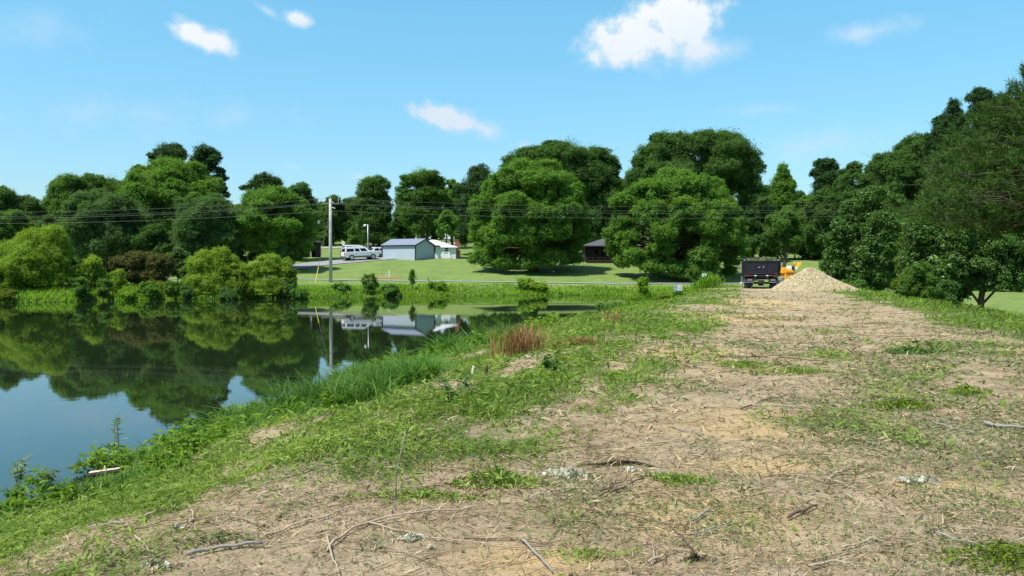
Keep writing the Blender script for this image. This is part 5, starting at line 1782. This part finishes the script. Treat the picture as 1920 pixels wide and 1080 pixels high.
PL = 'scraps of pale curled leaves'
heap('leaf_scraps', 'pale curled leaves with green ones just left of the blackened clump', 'leaves', 1065, 892, .35, .2, .05, 60, LM['pale'], .045, .03, PL, 1)
heap('leaf_scraps', 'whitish leaf scraps on bare soil at the bottom left of centre', 'leaves', 772, 1014, .13, .07, .05, 26, LM['pale'], .035, .025, PL, 2, tl=(.6, 1))
heap('leaf_scraps', 'pale gray leaf scraps on the right side of the track', 'leaves', 1722, 905, .26, .16, .05, 45, LM['pale'], .045, .032, PL, 3)
heap('leaf_scraps', 'few pale leaves on the bottom edge at the left', 'leaves', 298, 1066, .13, .06, .03, 18, LM['pale'], .035, .025, PL, 4)
heap('leaf_scraps', 'single pale scrap below the whitish ones at the bottom', 'leaves', 809, 1031, .04, .03, .02, 8, LM['pale'], .02, .016, PL, 5, tl=(.6, 1))
heap('leaf_scraps', 'pale leaves by the lower edge of the blackened clump', 'leaves', 1185, 885, .12, .06, .04, 16, LM['pale'], .03, .02, PL, 6, tl=(.5, 1))
heap('leaf_scraps', 'pale flat leaf on the lower left weeds edge', 'leaves', 330, 996, .09, .05, .02, 9, LM['pale'], .035, .025, PL, 7)
heap('leaf_scraps', 'pale leaf scraps below the tan dead grass clump', 'leaves', 992, 672, .35, .2, .08, 26, LM['pale'], .06, .04, PL, 8)
heap('leaf_scraps', 'pale scraps in the weeds right of the tan dead grass clump', 'leaves', 1112, 672, .5, .25, .06, 30, LM['pale'], .06, .03, PL, 9)
heap('blackened_clump', 'blackened clump of matted twigs on the bare centre of the track', 'clump', 1155, 874, .30, .05, .03, 900, LM['black'], .035, .004, None, 10, .2)
heap('soil_clod', 'dark brown clods at the bottom right of centre', 'clod', 1300, 1052, .055, .03, .04, 160, LM['black'], .014, .010, None, 11, tl=(.6, 1))
heap('wilted_heap', 'heap of bright wilted green leaves right of the longest branch', 'leaves', 935, 910, .30, .17, .16, 420, LM['clip'], .085, .013, 'heaps of cut greenery', 12)
heap('wilted_heap', 'long low trail of wilted green leaves left of the bright heap', 'leaves', 800, 935, .55, .12, .06, 260, LM['clip'], .07, .011, 'heaps of cut greenery', 13)
heap('wilted_heap', 'yellowed leaf heap in the bottom right corner', 'leaves', 1885, 1058, .38, .22, .14, 380, LM['olive'], .055, .011, 'heaps of cut greenery', 14)
heap('wilted_heap', 'dark and yellow wilted leaf heap right of the track middle', 'leaves', 1690, 765, .5, .24, .10, 340, LM['olive'], .08, .018, 'heaps of cut greenery', 15)
heap('wilted_heap', 'fresh green cut sprigs left of the yellow sandy patch', 'leaves', 1270, 905, .28, .17, .06, 300, LM['clip'], .06, .012, 'heaps of cut greenery', 16)
heap('wilted_heap', 'cut sprigs by the bottom edge left of centre', 'leaves', 410, 1018, .26, .13, .06, 130, LM['dull'], .06, .009, 'heaps of cut greenery', 17)
heap('wilted_heap', 'little green tuft on the bottom edge right of centre', 'leaves', 1110, 1048, .28, .09, .05, 170, LM['clip'], .05, .007, 'heaps of cut greenery', 18)
heap('wilted_heap', 'bright green patch of cut grass in the track middle', 'leaves', 1490, 700, .6, .4, .10, 420, LM['clip'], .09, .014, 'heaps of cut greenery', 19)
heap('wilted_heap', 'bright green patch of cut grass left in the track middle', 'leaves', 1394, 688, .55, .35, .10, 380, LM['clip'], .09, .014, 'heaps of cut greenery', 20)
heap('wilted_heap', 'green sprig tuft at the far right edge of the track', 'leaves', 1812, 740, .35, .2, .14, 200, LM['clip'], .08, .02, 'heaps of cut greenery', 21)
heap('wilted_heap', 'dark green tuft on the right of the upper track', 'leaves', 1705, 662, .55, .3, .12, 360, LM['blue'], .10, .03, 'heaps of cut greenery', 22)


def blades(P_, L_, w_, rr, lean=.35, curve=.4):
    """grass blades: folded kites rooted at P_"""
    n_ = len(P_)
    a_ = rr.uniform(0, 2 * math.pi, n_)
    ln_ = np.abs(rr.normal(size=n_)) * lean
    d_ = np.column_stack([np.cos(a_), np.sin(a_), np.zeros(n_)])
    s_ = np.column_stack([-np.sin(a_), np.cos(a_), np.zeros(n_)])
    L_ = np.asarray(L_)[:, None]
    w_ = np.asarray(w_)[:, None]
    mid = P_ + d_ * L_ * .5 * ln_[:, None] + np.array([0, 0, 1]) * L_ * .55
    tip = P_ + d_ * L_ * (ln_[:, None] * 1.2 + curve * rr.random((n_, 1))) + np.array([0, 0, 1]) * L_ * (.95 - .35 * np.minimum(1, ln_[:, None]) * rr.random((n_, 1)))
    V_ = np.stack([P_, mid - s_ * w_, tip, mid + s_ * w_], 1).reshape(-1, 3)
    return V_, np.arange(4 * n_).reshape(n_, 4)


def clump(name, label, cat, loc, rx, ry, n, L0, w0, mat, group=None, seed=0, lean=.35, tl=(0, 1)):
    r2 = np.random.default_rng(1300 + seed)
    q = Vector(loc)
    p = r2.normal(size=(n, 2)) * [rx * .45, ry * .45]
    z = terrain(p[:, 0] + q.x, p[:, 1] + q.y) - q.z
    P_ = np.column_stack([p, z - .02])
    V_, F_ = blades(P_, L0 * r2.uniform(.45, 1.1, n), w0 * r2.uniform(.6, 1.3, n), r2, lean)
    o_ = link(name, quads_mesh(name, V_, F_, mat, r2.uniform(tl[0], tl[1], n)), None, q)
    return tag(o_, label, cat, group)


q = gp(975, 668)
clump('dead_grass_clump', 'big tan clump of tall dead grass standing at the pond edge', 'dead grass', q + Vector((0, .5, 0)), .55, .40, 460, .80, .007, LM['dead'], 'dead grass on the bank', 1, .42)
clump('dead_grass_clump', 'smaller browned grass clump farther along the pond edge', 'dead grass', gp(1150, 606), .5, .35, 60, .5, .010, LM['dead'], 'dead grass on the bank', 2, .25)
clump('dead_grass_clump', 'low pinkish brown dead grass right behind the tan clump', 'dead grass', gp(1085, 646), .5, .25, 260, .22, .010, LM['dead'], 'dead grass on the bank', 3, .6)
clump('tall_grass_clump', 'spiky bright tall grass tuft right of the two part notice', 'grass tuft', (14.4, 61, tz(14.4, 61)), 1.0, .8, 420, 1.15, .03, LM['bank'], 'tall tufts on the far bank', 4, .3)
clump('tall_grass_clump', 'big bright fountain of tall grass left of the two part notice', 'grass tuft', (10.1, 62, tz(10.1, 62)), .75, .7, 600, 1.15, .03, LM['bank'], 'tall tufts on the far bank', 5, .35)


def weed(name, label, loc, stems, h, leaf, mat, seed, group, lean=.25, nl=16, asp=.28):
    r2 = np.random.default_rng(1500 + seed)
    o_ = thing(name, label, 'plant', loc, 0, group)
    mb_ = MB()
    C_, U_ = [], []
    for s_ in range(stems):
        a_ = r2.uniform(0, 6.28)
        hh_ = h * r2.uniform(.6, 1.05)
        d_ = Vector((math.cos(a_), math.sin(a_), 0)) * lean * hh_
        b_ = Vector((r2.normal() * .06 * h, r2.normal() * .06 * h, -.05))
        pts_ = [b_, b_ + d_ * .35 + Vector((0, 0, hh_ * .55)), b_ + d_ + Vector((0, 0, hh_))]
        mb_.tube(pts_, [.012 * h + .003, .008 * h + .002, .003], 5)
        for k in range(nl):
            t = r2.uniform(.25, 1.0)
            c_ = pts_[0].lerp(pts_[1], t / .5) if t < .5 else pts_[1].lerp(pts_[2], (t - .5) / .5)
            e_ = Vector((r2.normal(), r2.normal(), r2.uniform(-.1, .6))).normalized()
            C_.append(c_ + e_ * leaf)
            U_.append(e_)
    C_, U_ = np.array(C_), np.array(U_)
    n_ = len(C_)
    V_, F_ = kites(C_, r2.normal(size=(n_, 3)) * .4 + [0, 0, 1], leaf * r2.uniform(.7, 1.2, n_), leaf * asp * r2.uniform(.8, 1.2, n_), r2, along=U_, bend=.2)
    mb_.build('stem', M_STICK, o_)
    link('leaves', quads_mesh('leaves', V_, F_, mat, r2.random(n_)), o_)
    return o_


def wat(u, v, D=None):
    r = ray(u, v)
    s_ = (WATER - EYE) / r.z
    return Vector((r.x * s_, r.y * s_, WATER))


WW = 'weeds rooted in the shallow water'
weed('water_weed', 'leafy weed standing in the pond at the far left', wat(38, 905), 5, .42, .05, LM['clip'], 1, WW, nl=18)
weed('water_weed', 'reddish stemmed yellow leaved weed in the pond second from the left', wat(90, 905), 5, .30, .05, LM['olive'], 2, WW, .5, nl=16)
weed('water_weed', 'slim leafy weed alone in the water by the lush grass', wat(222, 826), 3, .52, .06, LM['grass'], 3, WW, .15, nl=12)
weed('water_weed', 'low dark weed in the water at the lower left corner', wat(30, 935), 6, .25, .06, LM['reed'], 4, WW, .5)
BW = 'broad leaved weeds on the near bank'
weed('bank_weed', 'tall light broad leaved weed rising against the water reflection', gp(655, 728), 4, .75, .07, LM['grass'], 5, BW, .2, asp=.4)
weed('bank_weed', 'dark green leafy weed on the bank below the stubs', gp(852, 755), 7, .36, .05, LM['blue'], 6, BW, .5, asp=.45)
weed('bank_weed', 'dark tuft of leaves right of the stubs on the bank', gp(1032, 702), 8, .36, .06, LM['dark'], 7, BW, .5, asp=.4)
weed('bank_weed', 'big dark leaved dock plant at the lower left water edge', gp(28, 935), 6, .22, .07, LM['reed'], 8, BW, .5, asp=.42)
weed('bank_weed', 'pale green weed near the water right of the log', gp(300, 880), 6, .3, .07, LM['grass'], 9, BW, .5)
weed('bank_weed', 'cluster of tall weeds by the left end of the lush grass', gp(455, 800), 9, .36, .05, LM['grass'], 10, BW, .5)
SP = 'young trees on the grassy far bank'
tree('sapling', 'branchy young sapling on the far bank right of the utility pole', 'sapling', 693, 512, 550, 13, 88, 'mid', n=6, shape='cone', px=1.7, cover=.9, group=SP, trunk_r=.04,
     lobes=[(693, 538, 12, 9, 0), (683, 528, 6, 6, 0), (702, 527, 6, 7, 0), (686, 519, 4, 5, 0), (699, 517, 4, 5, 0), (706, 536, 6, 5, 0), (692, 546, 13, 7, 0)])
tree('sapling', 'narrow egg shaped sapling on the far bank before the road', 'sapling', 773, 504, 536, 7, 90, 'mid', px=1.4, cover=1.5, group=SP, trunk_r=.04, lobes=[(773, 520, 6.5, 11, 0), (773, 510, 4, 6, 0), (774, 528, 5, 6, 0)])
BB = 'bright bushes on the far bank'
for (u, vt, vb, hw, D, m, lab) in [(985, 521, 540, 20, 93, 'bank', 'bright low bush at the road edge before the first giant tree'), (735, 534, 556, 24, 86.5, 'reed', 'green bush at the waterline left of the egg shaped sapling'),
                                   (820, 528, 545, 26, 91, 'bank', 'low bright bush on the far bank right of the egg shaped sapling'), (1010, 528, 545, 22, 92, 'willow', 'yellowish low bush right of the road edge bush'),
                                   (1205, 520, 552, 15, 62, 'bank', 'bright leafy bush left of the tall grass fountain'), (1272, 546, 580, 13, 47, 'dark', 'dark green bush right under the two part notice'),
                                   (1245, 552, 584, 20, 46, 'olive', 'yellow flecked bush left under the two part notice'), (640, 532, 552, 22, 87, 'reed', 'low bush at the foot of the utility pole'),
                                   (1145, 566, 600, 34, 47, 'reed', 'lush low bush on the near shore beyond the tan clump'), (1195, 556, 590, 26, 52, 'grass', 'light leafy bush on the near shore before the notice')]:
    tree('bank_bush', lab, 'bush', u, vt, vb, hw, D, m, n=6, px=1.7, group=BB, stem='stem', crown='foliage')


# ------------------------------------------------------------------ grass, clippings and litter (uncountable)
r_ = np.random.default_rng(2024)


def scatter(n, d0, d1, wide=.72, pad=2.5):
    """points in front of the viewer's stretch of bank, density falling with distance"""
    D = d0 * (d1 / d0) ** r_.random(n)
    X = r_.uniform(-1, 1, n) * (D * wide + pad)
    return X, D


def add_stuff(name, V_, F_, mat, tint_):
    o_ = link(name, quads_mesh(name, V_, F_, mat, tint_))
    return tag(o_, kind='stuff')


# lush grass along the near waterline
X, Y = scatter(620000, 7.5, 85)
d = pond_d(X, Y)
near = np.interp(Y, [8, 13, 17, 22, 30, 45, 60, 85], [1.2, 1.5, 2.3, 2.7, 2.8, 2.4, 2.4, 2.2])
clumpn = fbm(X * .55 + 8, Y * .4, 3)
keep = (d > -.55 * clumpn) & (d < near * (.45 + 1.1 * clumpn)) & (X < xe(Y)) & (np.hypot(X - LOGP.x, Y - LOGP.y) > .5) & (r_.random(len(X)) < np.where(Y < 14, .35, .9))
X, Y, d, cn = X[keep], Y[keep], d[keep], clumpn[keep]
Z = np.maximum(terrain(X, Y), WATER - .1)
n = len(X)
tall = np.interp(Y, [9, 12, 15, 30, 45], [.25, .45, .82, .82, .50])
ramp_ = .45 + .55 * smooth(3.2, 1.6, d)
hgt = (.20 + 1.15 * cn ** 1.2) * (.45 + .75 * smooth(.34, .60, fbm(X * .9 + 2, Y * .7 + 50, 3))) * tall * r_.uniform(.45, 1.2, n) * ramp_
V_, F_ = blades(np.column_stack([X, Y, Z - .03]), hgt, np.clip(.0010 * Y, .010, .05) * r_.uniform(.6, 1.2, n), r_, .55, .75)
add_stuff('shore_grass', V_, F_, LM['reed'], np.clip(r_.random(n) * .6 + (fbm(X * .8, Y * .8, 3) - .3) * .9, 0, 1))

# taller growth on the far bank
n0 = 150000
X = r_.uniform(-75, 26, n0)
Y = r_.uniform(64, 98.5, n0)
d = pond_d(X, Y)
wv = fbm(X * .22 + 5, Y * .22, 3)
keep = (d > -.5 * wv) & (d < 9.5) & ((Y > 74) | (X < 0)) & (Y < 96.0) & (r_.random(n0) < np.interp(d, [0, 3, 9.5], [1, .85, .25]))
X, Y, d, wv = X[keep], Y[keep], d[keep], wv[keep]
n = len(X)
hgt = np.interp(d, [-.5, 1.0, 4, 9.5], [.42, .68, .44, .12]) * (.35 + 1.1 * wv) * r_.uniform(.5, 1.1, n)
V_, F_ = blades(np.column_stack([X, Y, np.maximum(terrain(X, Y), WATER - .1) - .05]), hgt, r_.uniform(.03, .07, n), r_, .45, .5)
add_stuff('far_bank_grass', V_, F_, LM['bank'], np.clip(r_.random(n) * .55 + (fbm(X * .3, Y * .3, 3) - .25) * .8, 0, 1))

# rough grass over the rest of the near bank and the right shoulder
X, Y = scatter(330000, 6, 75, .75, 3)
g_ = green_mask(X, Y)
e = X - xr(Y)
d = pond_d(X, Y)
o_x = X - xe(Y)
keep = (d > 0.1) & (e < 7) & ((o_x < 1.2) | (e > -2.6) | (r_.random(len(X)) < .12)) & (r_.random(len(X)) < g_ ** 1.5 * np.where(e > -3, .30, .62) * smooth(5, 13, Y))
X, Y, e = X[keep], Y[keep], e[keep]
n = len(X)
hgt = np.where(e > -2.5, .13, .09) * (.5 + 1.2 * fbm(X * .7, Y * .7, 3)) * r_.uniform(.4, 1.2, n) * (1 + .010 * Y)
V_, F_ = blades(np.column_stack([X, Y, terrain(X, Y) - .01]), hgt, np.clip(.00085 * Y, .006, .04) * r_.uniform(.6, 1.2, n), r_, .8, .6)
add_stuff('rough_grass', V_, F_, LM['grass'], np.clip(r_.random(n) * .7 + (fbm(X * .6 + 9, Y * .6, 3) - .35) * .9, 0, 1))

# weeds cut down and left lying: long leaves in swathes on the bank
X, Y = scatter(520000, 3.2, 40, .75, 1.2)
d = pond_d(X, Y)
g_ = green_mask(X, Y)
sw = fbm(X * 1.7 + 3, Y * 1.3 + 8, 3)
lush = np.interp(Y, [8, 13, 17, 22, 30, 45], [.4, .6, 1.3, 1.8, 1.8, 1.4])
keep = (d > .15) & (np.hypot(X - LOGP.x, Y - LOGP.y + .1) > .38) & ((d > lush) | (r_.random(len(X)) < .25)) & (r_.random(len(X)) < g_ ** 1.2 * smooth(.28, .52, sw) * np.interp(Y, [3, 6, 14, 40], [.9, .95, .55, .3]) * np.where(X > xe(Y) + 1.5, .4, 1.0))
X, Y, sw = X[keep], Y[keep], sw[keep]
n = len(X)
a = fbm(X * .6, Y * .6, 2) * 9 + r_.normal(size=n) * .8
al = np.column_stack([np.cos(a), np.sin(a), r_.normal(size=n) * .5])
L_ = np.clip(.0062 * Y, .026, .09) * r_.uniform(.6, 1.5, n)
P_ = np.column_stack([X, Y, terrain(X, Y) + .008 + .17 * r_.random(n) ** 1.6 * smooth(.3, .65, sw)])
V_, F_ = kites(P_, r_.normal(size=(n, 3)) * .70 + [0, 0, .9], L_, L_ * r_.uniform(.08, .20, n), r_, along=al, bend=.25)
add_stuff('cut_weeds', V_, F_, LM['clip'], np.clip(r_.random(n) * .6 + (fbm(X * .9 + 4, Y * .9, 3) - .3) * .9, 0, 1))

# duller clippings strewn thinly over the track
X, Y = scatter(560000, 3.0, 55, .75, 1.2)
e = X - xr(Y)
den = smooth(.44, .66, fbm(X * .8 + 51, Y * .55 + 13, 4)) * .8 + .10 + .75 * smooth(.9, 2.2, X - .12 * Y) * smooth(.42, .58, fbm(X * 1.3 + 7, Y * 1.3, 4)) * smooth(11, 6, Y)
keep = (pond_d(X, Y) > 1.5) & (e < 1) & (r_.random(len(X)) < den * np.interp(Y, [6, 11], [.62, .45]))
X, Y = X[keep], Y[keep]
n = len(X)
L_ = np.clip(.0048 * Y, .014, .09) * r_.uniform(.5, 1.4, n)
P_ = np.column_stack([X, Y, terrain(X, Y) + .006 + .02 * r_.random(n)])
V_, F_ = kites(P_, r_.normal(size=(n, 3)) * .45 + [0, 0, 1], L_, L_ * r_.uniform(.08, .22, n), r_, bend=.2)
add_stuff('strewn_clippings', V_, F_, LM['dull'], r_.random(n))

# straw, bark and twig litter
X, Y = scatter(620000, 2.8, 60, .75, 1.0)
e = X - xr(Y)
den = .35 + .65 * smooth(.38, .62, fbm(X * 1.1 + 80, Y * .9 + 2, 4))
sm = sand_mask(X, Y)
keep = (pond_d(X, Y) > .8) & (e < 2) & (r_.random(len(X)) < den * (1 - .8 * sm) * np.interp(Y, [5, 10], [.58, .32]))
X, Y = X[keep], Y[keep]
n = len(X)
L_ = np.clip(.0046 * Y, .013, .062) * r_.uniform(.3, 1.7, n) ** 1.8
a = r_.normal(size=n) * .9 + .4
al = np.column_stack([np.cos(a), np.sin(a), r_.normal(size=n) * .10])
P_ = np.column_stack([X, Y, terrain(X, Y) + .004 + .035 * r_.random(n) ** 2])
V_, F_ = kites(P_, r_.normal(size=(n, 3)) * .45 + [0, 0, 1], L_, np.clip(L_ * r_.uniform(.03, .10, n), .0012, .02), r_, along=al, bend=.12)
add_stuff('straw_litter', V_, F_, LM['straw'], r_.random(n) ** 1.5)

# broad leaved weeds tangled along the waterline
C_, U_, L_ = [], [], []
rr = np.random.default_rng(31)
made = 0
while made < 1700:
    y = 7.5 * (70 / 7.5) ** rr.random()
    x = rr.uniform(-9, 14)
    d0 = float(pond_d(np.array([x]), np.array([y]))[0])
    if not (-.55 < d0 < (1.5 if y < 24 else 4.0)) or x > xe(y) - .5 or (y > 25 and d0 < 1.0 and rr.random() > .3):
        continue
    if y < 11.5 and (d0 > .55 or rr.random() > .6):
        continue
    if math.hypot(x - LOGP.x, y - LOGP.y) < .75:
        continue
    made += 1
    k = rr.integers(25, 60)
    R0 = rr.uniform(.12, .30) * (1 + .012 * y)
    H0 = rr.uniform(.14, .48) * (1 + .010 * y) * (.6 if y > 30 else np.interp(y, [8, 12, 16], [.55, .75, 1.1]) if y < 16 else 1)
    z0 = max(tz(x, y), WATER)
    a = rr.uniform(0, 6.283, k)
    q = np.sqrt(rr.random(k)) * R0
    zz = H0 * (1 - .7 * (q / R0) ** 2) * rr.uniform(.35, 1.05, k)
    C_.append(np.column_stack([x + np.cos(a) * q, y + np.sin(a) * q, z0 + zz]))
    U_.append(np.column_stack([np.cos(a) + rr.normal(size=k) * .4, np.sin(a) + rr.normal(size=k) * .4, rr.normal(size=k) * .35]))
    L_.append(rr.uniform(.03, .085, k) * (1 + .02 * y))
C_, U_, L_ = np.vstack(C_), np.vstack(U_), np.concatenate(L_)
n = len(C_)
V_, F_ = kites(C_, rr.normal(size=(n, 3)) * .5 + [0, 0, .9], L_, L_ * rr.uniform(.18, .34, n), rr, along=U_, bend=.25)
add_stuff('shore_weeds', V_, F_, LM['grass'], np.clip(rr.random(n) * .7 + (fbm(C_[:, 0], C_[:, 1], 3) - .3) * .8, 0, 1))

# fine broken twigs over the cleared ground
n = 5200
X, Y = scatter(n, 3.0, 34, .72, 1.0)
keep = (pond_d(X, Y) > 1.2) & (X < xr(Y) + .5) & (r_.random(n) < .25 + .75 * smooth(.40, .60, fbm(X * .7 + 31, Y * .6 + 4, 3)))
X, Y = X[keep], Y[keep]
n = len(X)
a = r_.normal(size=n) * .8 + .25
L_ = (.07 + .30 * r_.random(n) ** 2.2) * np.interp(Y, [3, 20], [.85, 1.7])
cv = r_.normal(size=n) * .35
R_ = (.0011 + .0022 * r_.random(n)) * np.interp(Y, [3, 20], [.9, 2.6]) * np.clip(L_ / .2, .6, 1.3)
K, Sd = 5, 3
rings = []
for k in range(K):
    f = k / (K - 1) - .5
    aa = a + cv * f
    px_, py_ = X + np.cos(aa) * L_ * f * 2, Y + np.sin(aa) * L_ * f * 2
    pz_ = terrain(px_, py_) + R_ + .004 + .012 * np.abs(np.sin(k * 1.7 + np.arange(n)))
    for s_ in range(Sd):
        w = 2 * math.pi * s_ / Sd
        rr_ = R_ * (1.1 - .6 * k / K)
        rings.append(np.column_stack([px_ - np.sin(aa) * np.cos(w) * rr_, py_ + np.cos(aa) * np.cos(w) * rr_, pz_ + np.sin(w) * rr_]))
Vt = np.stack(rings, 1)                       # n, K*Sd, 3
fs = [[k * Sd + s_, k * Sd + (s_ + 1) % Sd, (k + 1) * Sd + (s_ + 1) % Sd, (k + 1) * Sd + s_] for k in range(K - 1) for s_ in range(Sd)]
Ft = (np.arange(n)[:, None, None] * (K * Sd) + np.array(fs)[None]).reshape(-1, 4)
add_stuff('twig_litter', Vt.reshape(-1, 3), Ft, LM['straw'], np.repeat(np.clip(r_.random(n) ** 1.3, 0, 1), len(fs)))

# crumbs of soil
n = 15000
X, Y = scatter(n, 2.8, 26, .72, 1.0)
keep = (pond_d(X, Y) > 1.0) & (r_.random(n) < .15 + .85 * smooth(.45, .62, fbm(X * 1.2 + 3, Y * 1.0 + 44, 3)))
X, Y = X[keep], Y[keep]
n = len(X)
sz = (.0025 + .010 * r_.random(n) ** 4) * np.interp(Y, [3, 20], [1, 2.2])
cube = np.array([(-1, -1, -1), (1, -1, -1), (1, 1, -1), (-1, 1, -1), (-1, -1, 1), (1, -1, 1), (1, 1, 1), (-1, 1, 1)], float) * .75
cf = np.array([(0, 3, 2, 1), (4, 5, 6, 7), (0, 1, 5, 4), (1, 2, 6, 5), (2, 3, 7, 6), (3, 0, 4, 7)])
Vc = cube[None] * sz[:, None, None] * r_.uniform(.55, 1.3, (n, 8, 1)) * np.array([1.1, 1.1, .8])
Vc = Vc + np.column_stack([X, Y, terrain(X, Y) + sz * .4])[:, None]
add_stuff('soil_crumbs', Vc.reshape(-1, 3), (np.arange(n)[:, None, None] * 8 + cf[None]).reshape(-1, 4), LM['clod'], np.repeat(r_.random(n), 6))
